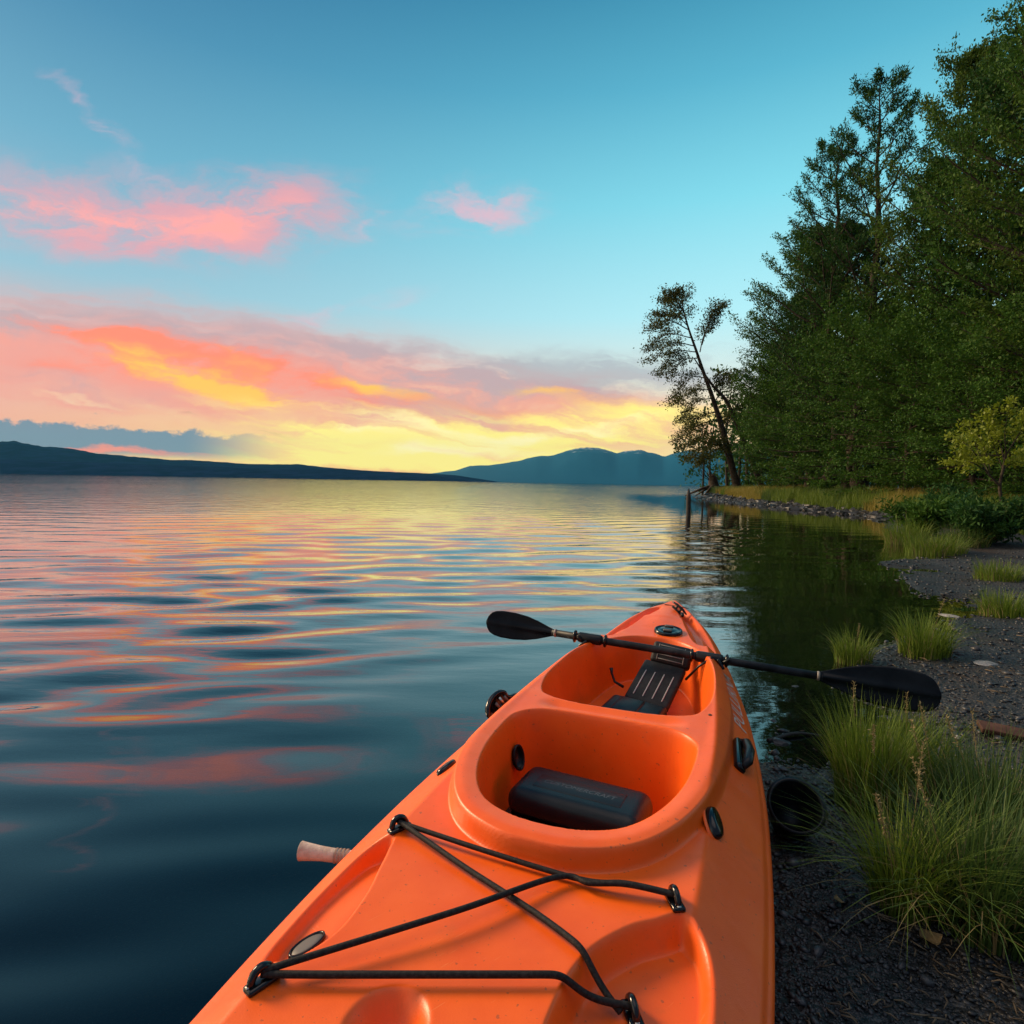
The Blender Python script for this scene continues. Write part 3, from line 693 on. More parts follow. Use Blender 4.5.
# pale taped grip that sticks out on the lake side
def grip():
    cork = mat('taped_cork', (.46, .34, .27), .8, .2, noise_col=(.60, .48, .40), nscale=40, bump=.002, bscale=120)
    p = np.array([(-.385, 1.255, .175), (-.44, 1.243, .187), (-.482, 1.232, .189), (-.525, 1.221, .191), (-.556, 1.213, .192), (-.564, 1.211, .192)])
    g = mk('grip_handle', [tube(spline(p, 5), np.interp(np.linspace(0, 1, 26), [0, .3, .55, .78, .92, 1], [.015, .014, .0155, .0195, .021, .013]), 18)], cork, kayak)
    g['label'] = 'pale taped grip sticking out over the water'
    rg = [tube(spline(p, 20)[k:k + 3], .0162, 14, False) for k in (26, 30, 34, 38)]
    mk('tape_ring', rg, mat('tape_edge', (.30, .21, .16), .85), g)
grip()
# white script on the shore side of the deck
def lettering():
    c = bpy.data.curves.new('txt', 'FONT'); c.body = "PULLIRNA"; c.size = .085; c.shear = .35; c.extrude = 0.0; c.space_character = 1.02
    to = bpy.data.objects.new('txt', c); COL.objects.link(to); bpy.context.view_layer.update()
    me = to.to_mesh(); bm = bmesh.new(); bm.from_mesh(me); bmesh.ops.subdivide_edges(bm, edges=bm.edges[:], cuts=2, use_grid_fill=True); bmesh.ops.triangulate(bm, faces=bm.faces[:])
    V = np.array([v.co[:] for v in bm.verts]); F = np.array([[v.index for v in f.verts] for f in bm.faces]); bm.free(); to.to_mesh_clear()
    bpy.data.objects.remove(to)
    L = V[:, 0].max(); V[:, 0] *= .50 / L
    s = 2.19 + V[:, 0]; b = kb(s); t = b * .975 - .012 - V[:, 1] * .62
    z = deck(t, s) + .0016
    mk('lettering', [(np.stack([t, s, z], -1), F)], mat('white_decal', (.55, .46, .40), .6), kayak, smooth=False)
lettering()

# ---- black case lying in the near well
def case():
    M0 = (.155, .0)
    root = empty('storage_case', tuple(k2w(-.014, 1.632, .087)), -KA - R_(5), 'black moulded case with rounded lid lying in the near cockpit well', 'case')
    shell = mat('case_shell', (.005, .009, .013), .30, .28, noise_col=(.008, .013, .018), nscale=12, bump=.0006, bscale=260)
    mk('body', [rbox((.350, .172, .096), .026, 5, Matrix.Translation((0, 0, .044)))], shell, root)
    lid = mk('lid', [rbox((.356, .178, .076), .034, 6, Matrix.Translation((0, 0, .124)))], shell, root)
    mk('seam', [rbox((.361, .183, .010), .004, 2, Matrix.Translation((0, 0, .0900)))], gloss_black, root)
    Mp = Matrix.Translation((0, -.006, .1606))
    v, f = rbox((.240, .070, .006), .0028, 2, Mp); pan = mk('label_panel', [(v, f)], mat('panel_grey', (.008, .013, .018), .38, .3), lid)
    c = bpy.data.curves.new('txt', 'FONT'); c.body = "CUSTOMERCRAFT"; c.size = .024; c.extrude = .0006; c.shear = .2
    to = bpy.data.objects.new('txt', c); COL.objects.link(to); bpy.context.view_layer.update()
    me = to.to_mesh(); V = np.array([q.co[:] for q in me.vertices]); V[:, 0] -= V[:, 0].max() / 2; V[:, 0] *= .20 / (V[:, 0].max() * 2); V += np.array([0, -.013, .1632])
    tri = [p.vertices[:] for p in me.polygons]; F3 = np.array([p for p in tri if len(p) == 3]); F4 = np.array([p for p in tri if len(p) == 4]); 
    to.to_mesh_clear(); bpy.data.objects.remove(to)
    mk('lettering', [(V, [x for x in (F3, F4) if len(x)])], mat('embossed_grey', (.05, .065, .078), .5), pan, smooth=False)
case()

# ---- double paddle
def paddle():
    a, b = REST; root_p = k2w(*((a + b) / 2)[[0, 1]], (a[2] + b[2]) / 2)
    root = empty('paddle', tuple(root_p), -KA, 'black double-bladed paddle lying across the orange kayak', 'paddle')
    dx = b - a; dx = dx / np.linalg.norm(dx); cx = ((a + b) / 2)[0]
    def pt(t): return np.array([0, 0, 0]) + dx * ((t - cx) / dx[0])
    shaft = mat('black_shaft', (.005, .006, .008), .48, .25, noise_col=(.018, .020, .024), nscale=20)
    bl = mat('black_blade', (.003, .0045, .007), .26, .16, noise_col=(.007, .010, .014), nscale=9, bump=.0005, bscale=60)
    s = mk('shaft', [tube([pt(-.42), pt(-.2), pt(.3), pt(.66)], .0155, 18)], shaft, root)
    for t0, t1 in ((-.30, -.195), (.195, .30)):
        mk('sleeve', [tube([pt(t0), pt(t0 + .008), pt(t1 - .008), pt(t1)], [.019, .0225, .0225, .019], 18)], black, s)
    for t0 in (-.315, .315, -.18, .18):
        mk('drip_ring', [tube([pt(t0 - .007), pt(t0 - .003), pt(t0 + .003), pt(t0 + .007)], [.018, .027, .027, .018], 18)], gloss_black, s)
    for t0 in (-.405, .645):
        mk('collar', [tube([pt(t0 - .005), pt(t0), pt(t0 + .005)], [.0165, .0185, .0165], 16)], mat('pale_band', (.20, .18, .16), .5), s)
    tau = R_(76)
    for side, t0, t1, w in ((-1, -.385, -.735, .122), (1, .615, 1.035, .150)):
        L = abs(t1 - t0); n = 48; m = 17
        u = np.linspace(0, 1, n); prof = np.interp(u, [0, .05, .15, .3, .45, .62, .78, .88, .94, .975, 1], [.13, .17, .36, .66, .88, .99, .99, .90, .74, .52, .10])
        q = np.linspace(-1, 1, m); Vt, Vb = [], []
        for ui, pi in zip(u, prof):
            off = .10 * pi * ui                        # asymmetric outline
            y = (q * pi * .5 + off * .15) * w
            ridge = .0125 * np.exp(-(q * pi * w / .018) ** 2 * .5) * (1 - ui * .8)
            dish = -.010 * (1 - (q * .9) ** 2) * math.sin(ui * math.pi) * 0.2 + .016 * ui * ui
            th = .0022
            for arr, sg in ((Vt, 1), (Vb, -1)):
                zz = dish + sg * (th + ridge); base = pt(t0 + side * ui * L)
                arr.append(base + np.stack([0 * q, y * math.cos(tau) - zz * math.sin(tau), y * math.sin(tau) + zz * math.cos(tau)], -1))
        V = np.concatenate(Vt + Vb); Ft = gridf(n, m); Fb = gridf(n, m)[:, ::-1] + n * m
        # rim
        idx = np.concatenate([np.arange(m), np.arange(1, n) * m + m - 1, (n - 1) * m + np.arange(m - 2, -1, -1), np.arange(n - 2, 0, -1) * m])
        nx = np.roll(idx, -1); Fr = np.stack([idx, idx + n * m, nx + n * m, nx], -1)
        mk('blade', [(V, [Ft, Fb, Fr])], bl, root)
paddle()

# ================================================================== TREES
def leaf_quads(cent, size, n_per, spread, up=.35, out=None, asp=.52, r=rng):
    N = len(cent) * n_per
    c = np.repeat(cent, n_per, 0) + r.normal(size=(N, 3)) * np.array([spread, spread, spread * .6])
    a = r.normal(size=(N, 3)) + np.array([0, 0, up - .35])
    if out is not None: a = a + np.repeat(out, n_per, 0) * .9
    a /= np.linalg.norm(a, axis=1)[:, None]
    b = np.cross(a, r.normal(size=(N, 3)) + np.array([0, 0, 1.3])); b /= np.linalg.norm(b, axis=1)[:, None] + 1e-9
    L = size * (.6 + .8 * r.random((N, 1))); W = L * asp * .5
    mid_ = c + a * L * .45
    V = np.stack([c, mid_ + b * W, c + a * L, mid_ - b * W], 1).reshape(-1, 3)
    return V, np.arange(N * 4).reshape(-1, 4)
def limb_path(p0, d, L, sag, up, n=7, r=rng, wob=.05):
    d = np.array(d, float); d /= np.linalg.norm(d); P = [np.array(p0, float)]
    for k in range(n - 1):
        t = (k + 1) / (n - 1)
        dd = d + np.array([0, 0, up * t - sag * (1 - t)]) + r.normal(size=3) * wob
        dd /= np.linalg.norm(dd); P.append(P[-1] + dd * L / (n - 1))
    return np.array(P)
def along(P, t):
    i = np.clip(t * (len(P) - 1), 0, len(P) - 1.0001); k = i.astype(int); f = (i - k)[:, None]
    return P[k] * (1 - f) + P[k + 1] * f
def spray(P, r0, twigs, tl, per, wood, cents, outs, r, start=.25, tw_up=.12, dens=1.0):
    """side twigs along a limb; collects wood tubes and leaf anchor points"""
    wood.append(tube(P, np.linspace(r0, r0 * .25, len(P)), 5, False))
    T = np.gradient(P, axis=0); T /= np.linalg.norm(T, axis=1)[:, None]
    for k in range(twigs):
        t = start + (1 - start) * (k + r.random()) / twigs
        p = along(P, np.array([t]))[0]; ti = T[min(int(t * (len(P) - 1)), len(P) - 1)]
        side = np.cross(ti, [0, 0, 1.0]); side /= np.linalg.norm(side) + 1e-9
        d = ti * (.7 + .3 * r.random()) + side * r.choice([-1, 1]) * (.5 + .5 * r.random()) + np.array([0, 0, tw_up + .25 * r.normal()])
        L = tl * (1.15 - .6 * t) * (.6 + .6 * r.random())
        Q = limb_path(p, d, L, .0, .15, 4, r, .12)
        if r0 > .02: wood.append(tube(Q, [r0 * .22, r0 * .17, r0 * .12, r0 * .06], 3, False))
        tt = .2 + .8 * (np.arange(per) + r.random(per)) / per
        cents.append(along(Q, tt)); dd = (Q[-1] - Q[0]) / (np.linalg.norm(Q[-1] - Q[0]) + 1e-9); outs.append(np.repeat(dd[None], per, 0))
    cents.append(along(P, np.linspace(.8, 1, 4))); outs.append(np.repeat(T[-1][None], 4, 0))
bark = mat('bark', (.030, .022, .016), .9, .2, noise_col=(.060, .047, .036), nscale=6, bump=.02, bscale=14)
leafA = mat('leaf_mid_green', (.024, .078, .010), .6, .15, rand_col=(.062, .130, .016), trans=.30)
leafB = mat('leaf_deep_green', (.013, .054, .012), .6, .15, rand_col=(.036, .090, .016), trans=.28)
leafC = mat('leaf_olive', (.034, .082, .010), .6, .15, rand_col=(.082, .132, .016), trans=.32)
leafL = mat('leaf_brownish', (.034, .048, .010), .6, .15, rand_col=(.085, .088, .020), trans=.35)
leafY = mat('leaf_yellow_green', (.17, .22, .014), .5, .3, rand_col=(.20, .25, .02), trans=.45)
def make_tree(h, rad, seed, limbs, base, leafm, leaf=.17, twigs=9, per=5, n_per=4, style='broad', name='broadleaf_tree'):
    r = np.random.default_rng(seed); wood, cents, outs = [], [], []
    tz = np.linspace(0, h * .97, 12); wob = np.cumsum(r.normal(size=(12, 2)) * h * .008, 0); wob[0] = 0
    TP = np.column_stack([wob, tz]); r0 = h * .016
    wood.append(tube(TP, np.interp(np.linspace(0, 1, 12), [0, .05, .5, 1], [r0 * 1.5, r0, r0 * .6, r0 * .08]), 9, False))
    for k in range(limbs):
        f = base + (1 - base) * ((k + r.random() * .8) / limbs) ** .9
        f = min(f, .985); az = k * 2.39996 + r.normal() * .3
        if style == 'broad':
            L = rad * (math.sin(min(1, (f - base) / (1 - base) * .86 + .16) * math.pi) ** .7) * (.75 + .45 * r.random()); el = .05 + .75 * f; sag, up = .15, .25
        elif style == 'pine':
            L = rad * (1.03 - f) ** .60 * (.65 + .6 * r.random()) + .25; el = .10 + .55 * f; sag, up = .05, .62
        else:
            L = rad * (.55 + .6 * math.sin((f - base) / (1 - base) * math.pi)) * (.7 + .5 * r.random()); el = -.1 + .8 * f; sag, up = .3, .05
        p0 = along(TP, np.array([f]))[0]
        P = limb_path(p0, (math.cos(az) * math.cos(el), math.sin(az) * math.cos(el), math.sin(el)), L, sag, up, 7, r)
        spray(P, r0 * .34 * (1.1 - f) + .012, twigs, L * .42 + .25, per, wood, cents, outs, r, .22)
    spray(TP[-3:], r0 * .15, max(3, twigs // 2) if style == 'pine' else twigs, rad * (.10 if style == 'pine' else .2), per, wood, cents, outs, r, .1, .3)
    C_ = np.concatenate(cents); O_ = np.concatenate(outs)
    root = empty(name, (0, 0, 0))
    mk('trunk', wood, bark, root)
    mk('crown', [leaf_quads(C_, leaf, n_per, leaf * (.5 if style == 'pine' else 1.15), .35, O_, asp=.26 if style == 'pine' else .52, r=r)], leafm, root, smooth=False)
    return root
def copy_tree(o, parent=None):
    c = o.copy(); COL.objects.link(c); c.parent = parent
    for ch in list(o.children): copy_tree(ch, c)
    return c
TPL = {'A': lambda: make_tree(18, 5.2, 1, 70, .08, leafA, .135, 12, 7, 11), 'B': lambda: make_tree(18, 4.0, 2, 76, .06, leafB, .135, 12, 7, 10), 'C': lambda: make_tree(20, 5.6, 3, 46, .20, leafB, .18, 9, 6, 8, 'pine'),
       'D': lambda: make_tree(8, 3.8, 4, 54, .02, leafA, .12, 11, 6, 10, 'low'), 'E': lambda: make_tree(18, 5.0, 5, 68, .08, leafC, .130, 12, 7, 11)}
_made = {}; _hT = {'A': 18, 'B': 18, 'C': 20, 'D': 8, 'E': 18}
def gz1(x, y): return float(gz(np.array([x]), np.array([y]))[0])
def plant(kind, u, Y, vtop, label, rz, wide=1.0, name='broadleaf_tree'):
    x = onY(u, 486, Y)[0]; z = gz1(x, Y) - .05
    h = onY(u, vtop, Y)[2] - z; k = h / _hT[kind]
    if kind not in _made: _made[kind] = o = TPL[kind]()
    else: o = copy_tree(_made[kind])
    o.name = name; o.location = (x, Y, z); o.rotation_euler = (0, 0, rz); o.scale = (k * wide, k * wide, k)
    tag(o, label, 'tree', 'trees along the shore'); return o
plant('E', 778, 47, 335, 'rounded olive-green tree just inland of the two leaning trunks', 1.0)
plant('A', 810, 41, 222, 'mid-height green tree between the leaning trunks and the taller wood edge', 2.2)
plant('C', 822, 37, 140, 'tall tree with a pointed sparse tip, left of the highest feathery conifer', .6, 1.0, 'pine_tree')
plant('C', 862, 34, 74, 'feathery conifer with upswept branches, its bare tip clear against the sky', 2.9, .95, 'pine_tree')
plant('B', 850, 37, 215, 'dense dark tree filling the gap below the feathery conifer', 4.0, 1.0)
plant('E', 958, 29, 30, 'very tall olive-green tree right of the feathery conifer', 3.3, .72)
plant('A', 925, 30, 150, 'broad dark green tree between the feathery conifer and the tallest olive tree', 5.1, .70)
plant('B', 1000, 27, 2, 'tallest dark tree of the wood, reaching the upper edge of the view', .3, .95)
plant('A', 1055, 22, -40, 'large dark tree at the right edge, towering over the yellow-green sapling', 1.7, .82)
plant('E', 1130, 18, -120, 'overhanging tree half out of view at the right edge', 2.5, .85)
plant('B', 790, 45, 285, 'dense green tree close behind the leaning trunks, lower than the feathery trees', 1.2, 1.2)
plant('D', 795, 40, 385, 'low bushy tree at the foot of the mid-height tree by the spit', .9, 1.0, 'bushy_tree')
plant('D', 848, 31, 330, 'bushy young tree leaning over the grassy bank in the middle of the wood edge', 2.6, 1.0, 'bushy_tree')
plant('D', 905, 26, 335, 'bushy dark tree above the tall bank grass, left of the sapling', 4.4, 1.05, 'bushy_tree')
plant('D', 972, 22.5, 330, 'dense low tree right behind the yellow-green sapling', 5.4, 1.1, 'bushy_tree')
plant('D', 1050, 19, 330, 'dark low tree at the right edge behind the shrubs', .2, 1.1, 'bushy_tree')

# far inside of the wood: one dark mass nobody could count
def woods():
    r = np.random.default_rng(31); cents, wood = [], []
    for k in range(170):
        Y = r.uniform(24, 95); x0 = 15.5 + max(0, Y - 24) * .10 + 5; x = x0 + r.random() ** 1.2 * 55
        z = gz1(x, Y); h = r.uniform(11, 17)
        wood.append(tube([(x, Y, z - .2), (x + r.normal() * .3, Y, z + h * .5), (x + r.normal() * .5, Y, z + h * .95)], [.2, .14, .04], 6, False))
        n = 55; tt = r.random(n); az = r.random(n) * 6.28; rr = (1.0 + 3.2 * np.sin(np.clip(tt * .9 + .08, 0, 1) * np.pi)) * np.sqrt(r.random(n))
        cents.append(np.column_stack([x + rr * np.cos(az), Y + rr * np.sin(az), z + h * (.04 + tt)]))
    o = mk('woods', wood, bark); tag(o, kind='stuff')
    f = mk('foliage', [leaf_quads(np.concatenate(cents), .55, 9, .55, .2, r=r)], leafB, smooth=False); tag(f, kind='stuff')
woods()

def leaning_tree():
    r = np.random.default_rng(12); Y0 = 50.0
    def P(pts, dy=0.0, k=6):
        n = len(pts); return spline(np.array([onY(u, v, Y0 + dy * i / max(1, n - 1)) for i, (u, v) in enumerate(pts)]), k)
    root_p = P([(737, 492), (735, 487)])[0]
    root = empty('leaning_tree', tuple(root_p), 0, 'twin-trunked tree leaning out over the lake from the tip of the spit', 'tree', 'trees along the shore')
    wood, cents, outs = [], [], []
    t1 = P([(739, 494), (734, 475), (722, 428), (712, 396), (703, 371), (696, 350), (689, 330), (684, 312), (681, 297)])
    wood.append(tube(t1, np.interp(np.linspace(0, 1, len(t1)), [0, .08, .35, .6, 1], [.60, .32, .18, .11, .03]), 9, False))
    t2 = P([(765, 493), (757, 474), (740, 432), (727, 402), (714, 387), (703, 372), (694, 358)], -1.6)
    wood.append(tube(t2, np.interp(np.linspace(0, 1, len(t2)), [0, .1, .5, 1], [.42, .24, .14, .04]), 8, False))
    L = [([(690, 332), (683, 308), (684, 290)], 3), ([(686, 318), (672, 303), (664, 300)], 2), ([(689, 330), (668, 320), (652, 328)], -2), ([(692, 338), (668, 334), (648, 347)], 2),
         ([(695, 346), (672, 343), (652, 360)], -3), ([(697, 352), (676, 352), (660, 372)], 1), ([(699, 358), (684, 360), (668, 374)], 3), ([(700, 352), (704, 335), (714, 316), (724, 304)], 1), ([(702, 345), (708, 325), (713, 308)], -1),
         ([(688, 326), (676, 316), (656, 314)], 0), ([(684, 313), (676, 300), (674, 294)], -1),
         ([(706, 378), (690, 378), (672, 398)], 2), ([(710, 390), (694, 390), (676, 404)], -2), ([(713, 398), (696, 402), (682, 418)], 0), ([(717, 412), (702, 416), (685, 430)], 3), ([(720, 420), (700, 424), (676, 440)], -1),
         ([(722, 430), (702, 436), (684, 448)], 2), ([(725, 438), (706, 446), (690, 460)], -3), ([(727, 446), (712, 452), (700, 462)], 1), ([(727, 404), (735, 390), (738, 372)], 2), ([(738, 428), (742, 410), (745, 398)], -2), ([(716, 400), (722, 388), (724, 376)], 1),
         ([(731, 462), (722, 448), (712, 440)], -2), ([(724, 432), (730, 420), (735, 415)], 2)]
    for pts, dy in L:
        Q = P(pts, dy * 1.0, 5)
        spray(Q, .050, 24, 1.6, 6, wood, cents, outs, r, .18, -.05)
    wood = [(v - root_p, f) for v, f in wood]; C_ = np.concatenate(cents) - root_p
    mk('trunk', wood, bark, root); mk('crown', [leaf_quads(C_, .17, 7, .24, .2, np.concatenate(outs), r=r)], leafL, root, smooth=False)
leaning_tree()
def stump():
    p = onY(714, 492, 52.0); z = gz1(p[0], p[1]) ; r = np.random.default_rng(5)
    root = empty('tree_stump', (p[0], p[1], z), 0, 'broken dark stump with bare roots at the lake end of the spit', 'stump')
    wood = [tube([(0, 0, -.3), (0, 0, .3), (-.15, 0, 1.2), (-.25, .1, 1.5)], [.75, .5, .36, .2], 10)]
    for k in range(11):
        a = k * .57 + r.normal() * .2; L = 1.2 + r.random() * 1.4
        wood.append(tube([(0, 0, .55), (math.cos(a) * L * .4, math.sin(a) * L * .4, .30), (math.cos(a) * L, math.sin(a) * L, -.35)], [.20, .13, .04], 6))
    mk('wood', wood, bark, root)
    tw = []
    for k in range(12):
        P_ = limb_path((-.2, 0, .9), (-.9 + r.normal() * .5, r.normal() * .3, 1.0 + r.random()), 2.0 + r.random() * 1.5, 0, .1, 5, r, .2); tw.append(tube(P_, np.linspace(.035, .008, 5), 4, False))
    mk('bare_twigs', tw, bark, root)
stump()
def sapling():
    Y = 15.0; p = onY(1003, 512, Y); z = gz1(p[0], Y); r = np.random.default_rng(77); wood, cents, outs = [], [], []
    root = empty('sapling', (p[0], Y, z), 0, 'slim yellow-green sapling standing in front of the dark wood', 'tree')
    q = lambda u, v, dy=0: onY(u, v, Y + dy) - np.array([p[0], Y, z])
    tk = spline([q(1003, 514), q(1001, 498), q(1000, 485), q(1003, 470), q(1006, 455)], 5); wood.append(tube(tk, np.linspace(.045, .028, len(tk)), 7, False))
    b2 = spline([q(1000, 486), q(992, 478), q(985, 470)], 5); wood.append(tube(b2, np.linspace(.028, .018, len(b2)), 6, False))
    for pts in ([(985, 470), (970, 462), (950, 464)], [(985, 470), (972, 450), (958, 438)], [(990, 475), (980, 455), (968, 425)], [(1003, 470), (992, 440), (985, 412)], [(1006, 455), (1005, 430), (1010, 404)],
                [(1006, 455), (1022, 430), (1034, 410)], [(1003, 470), (1022, 455), (1040, 448)], [(988, 472), (978, 466), (962, 455)], [(1004, 460), (998, 440), (975, 415)], [(1006, 455), (1015, 440), (1024, 425)], [(990, 470), (985, 450), (978, 435)], [(1003, 468), (1012, 460), (1018, 462)]):
        Q = spline([q(u, v, r.normal() * .35 * i) for i, (u, v) in enumerate(pts)], 5)
        spray(Q, .016, 9, .55, 5, wood, cents, outs, r, .2, .0)
    mk('trunk', wood, bark, root); mk('crown', [leaf_quads(np.concatenate(cents), .085, 6, .07, .2, np.concatenate(outs), asp=.6, r=r)], leafY, root, smooth=False)
sapling()
def shrub(u, v, Y, w, h, n, label, leafm, leaf=.09, seed=0):
    r = np.random.default_rng(seed); p = onY(u, v, Y); z = gz1(p[0], Y); wood, cents, outs = [], [], []
    root = empty('shrub', (p[0], Y, z), 0, label, 'shrub', 'shrubs on the bank')
    for k in range(n):
        a = r.random() * 6.28; P_ = limb_path((r.normal() * w * .12, r.normal() * w * .12, -.03), (math.cos(a) * .7, math.sin(a) * .7, .6 + r.random()), h * (.7 + .6 * r.random()), .0, -.25, 6, r, .08)
        P_[:, :2] *= w / h
        spray(P_, .010, 8, h * .35, 4, wood, cents, outs, r, .1, .1)
    mk('stems', wood, bark, root); mk('leaves', [leaf_quads(np.concatenate(cents), leaf, 5, leaf * .7, .4, np.concatenate(outs), asp=.32, r=r)], leafm, root, smooth=False)
shrub(922, 520, 12.0, .65, .80, 26, 'leafy green shrub at the water end of the bank, left of the darker one', leafA, .10, 1)
shrub(988, 530, 10.5, .70, .75, 30, 'dark green bushy shrub in front of the sapling', leafB, .10, 2)
shrub(955, 505, 14.0, .8, .9, 26, 'deep green shrub behind the two front shrubs on the bank', leafB, .11, 3)

# ================================================================== GRASS
def grass_mat(name, a, b, tr=.35): return mat(name, a, .55, .3, rand_col=b, trans=tr)
gm_fresh = grass_mat('grass_fresh', (.070, .130, .013), (.15, .21, .024)); gm_dark = grass_mat('grass_cool', (.036, .080, .018), (.080, .130, .026)); gm_gold = grass_mat('grass_gold', (.20, .19, .032), (.30, .24, .055)); gm_straw = grass_mat('grass_straw', (.20, .16, .075), (.30, .24, .11))
def blades(n, rad, h, lean, w, r, bend=.55, seg=6, base=None):
    if base is None:
        rr = rad * np.sqrt(r.random(n)); a = r.random(n) * 6.283; b0 = np.column_stack([rr * np.cos(a), rr * np.sin(a), np.zeros(n)])
    else: b0 = base; a = r.random(n) * 6.283; rr = rad * r.random(n)
    dirv = np.column_stack([np.cos(a), np.sin(a)]) * (.25 + .75 * rr / max(rad, 1e-6))[:, None] + r.normal(size=(n, 2)) * .45 + np.array(lean)[None]
    H = h * (.45 + .65 * r.random(n)); sp = bend * (.3 + .9 * r.random(n))
    az = np.arctan2(dirv[:, 1], dirv[:, 0]); sm = np.minimum(np.linalg.norm(dirv, axis=1), 1.4)
    V = np.zeros((n, seg + 1, 2, 3)); tw = r.random(n) * 6.28
    for k in range(seg + 1):
        t = k / seg; out = sp * sm * H * t ** 2.1; up = H * (t - .34 * sp * sm * t ** 2.6)
        c = b0 + np.column_stack([np.cos(az) * out, np.sin(az) * out, up])
        ww = w * (1 - t ** 1.6) * .5 + w * .03
        side = np.column_stack([-np.sin(az + .5 * np.sin(tw)), np.cos(az + .5 * np.sin(tw)), .2 * np.cos(tw)])
        V[:, k, 0] = c - side * ww; V[:, k, 1] = c + side * ww
    idx = np.arange(n)[:, None] * (2 * (seg + 1)) + np.arange(seg)[None] * 2
    F = np.stack([idx, idx + 1, idx + 3, idx + 2], -1).reshape(-1, 4)
    return V.reshape(-1, 3), F
def seed_heads(n, rad, h, r, root):
    for k in range(n):
        a = r.random() * 6.28; q = rad * r.random()
        P_ = limb_path((q * math.cos(a), q * math.sin(a), 0), (math.cos(a) * .2 + r.normal() * .1, math.sin(a) * .2 + r.normal() * .1, 1), h * (.85 + .35 * r.random()), 0, -.15, 7, r, .04)
        st = mk('flower_stalk', [tube(P_, np.linspace(.0016, .0009, 7), 4, False), leaf_quads(along(P_, np.linspace(.70, 1.0, 26)), .009, 3, .0022, 1.2, asp=.35, r=r)], gm_straw, root, smooth=False)
def tuft(u, v, rad, h, n, label, m, lean=(0, 0), w=.004, seeds=0, seed=0, bend=.55, dry=.2):
    r = np.random.default_rng(seed); p = onz(u, v, .06); 
    for _ in range(4): p = onz(u, v, gz1(p[0], p[1]))
    root = empty('grass_tuft', (p[0], p[1], p[2] - .012), 0, label, 'grass tuft', 'grass tufts on the shore')
    mk('green_blades', [blades(n, rad, h, lean, w, r, bend)], m, root)
    mk('dry_blades', [blades(int(n * dry), rad, h * .75, lean, w * .8, r, bend * 1.4)], gm_straw, root)
    if seeds: seed_heads(seeds, rad, h * 1.15, r, root)
    return root
tuft(868, 806, .095, .36, 1000, 'tall upright green grass tuft beside the black bucket', gm_fresh, (.02, .12), .0038, 2, 1, .36)
tuft(918, 788, .09, .30, 650, 'tall green grass tuft right under the paddle blade', gm_fresh, (.05, .05), .0038, 1, 2, .40)
tuft(905, 908, .075, .33, 520, 'arching green grass tuft nearest the lower edge, with pale flower stalks', gm_fresh, (.0, -.16), .0034, 2, 3, .80)
tuft(985, 925, .12, .37, 800, 'wide drooping grass tuft at the lower right corner', gm_dark, (.15, -.15), .0042, 2, 4, .85)
tuft(995, 830, .15, .32, 750, 'feathery seeded grass tuft at the right edge below the brown board', gm_dark, (.1, .1), .0032, 5, 5, .6)
tuft(924, 655, .14, .30, 520, 'bright spiky grass tuft on the gravel just beyond the paddle blade', gm_fresh, (0, 0), .005, 1, 7, .6)
tuft(853, 662, .10, .24, 320, 'small grass tuft at the waterline behind the paddle shaft', gm_fresh, (0, 0), .0045, 1, 8, .6)
tuft(1006, 616, .19, .27, 520, 'pale round grass tuft on the gravel at the right edge', gm_fresh, (0, 0), .006, 0, 9, .6)
tuft(998, 580, .22, .27, 420, 'small round grass tuft farther up the gravel, below the shrubs', gm_fresh, (0, 0), .007, 0, 10, .6)
tuft(935, 554, .42, .42, 700, 'low wide tuft of yellow-green grass where the gravel meets the water', gm_fresh, (0, 0), .009, 0, 11, .6)
tuft(905, 545, .35, .55, 600, 'tall yellow-green grass clump at the water edge below the leafy shrub', gm_fresh, (0, 0), .010, 2, 12, .55)
tuft(965, 547, .35, .50, 500, 'green grass clump at the foot of the dark shrub', gm_dark, (0, 0), .009, 0, 13, .6)

def bank_grass():
    r = np.random.default_rng(41); n = 60000
    y = 11 + 44 * r.random(n) ** .9; x = np.interp(y, [11, 15, 21, 27, 37, 53, 56], [9.3, 10.6, 13.6, 13.4, 14.4, 16.9, 18.5]) + r.random(n) ** 1.5 * 7.5 + .25
    d = shore_d(x, y); k = (d > .35) & (fbm(x * .5, y * .5, 3, 2) > -.30); x, y = x[k], y[k]; z = gz(x, y)
    b = np.column_stack([x, y, z - .03]); n = len(b); hgt = .42 + .35 * np.clip(fbm(x * .35, y * .35, 3, 9) + .3, 0, 1.2)
    gold = fbm(x * .22, y * .22, 3, 4) > .22; dark = fbm(x * .3, y * .3, 3, 6) > .12
    for nm, sel, m in (('bank_grass', ~gold & ~dark, gm_fresh), ('dark_bank_grass', ~gold & dark, gm_dark), ('dry_bank_grass', gold, gm_gold)):
        if sel.sum() == 0: continue
        o = mk(nm, [blades(int(sel.sum()), 1.0, .62, (0, 0), .018, r, .5, 4, b[sel])], m); tag(o, kind='stuff')
bank_grass()

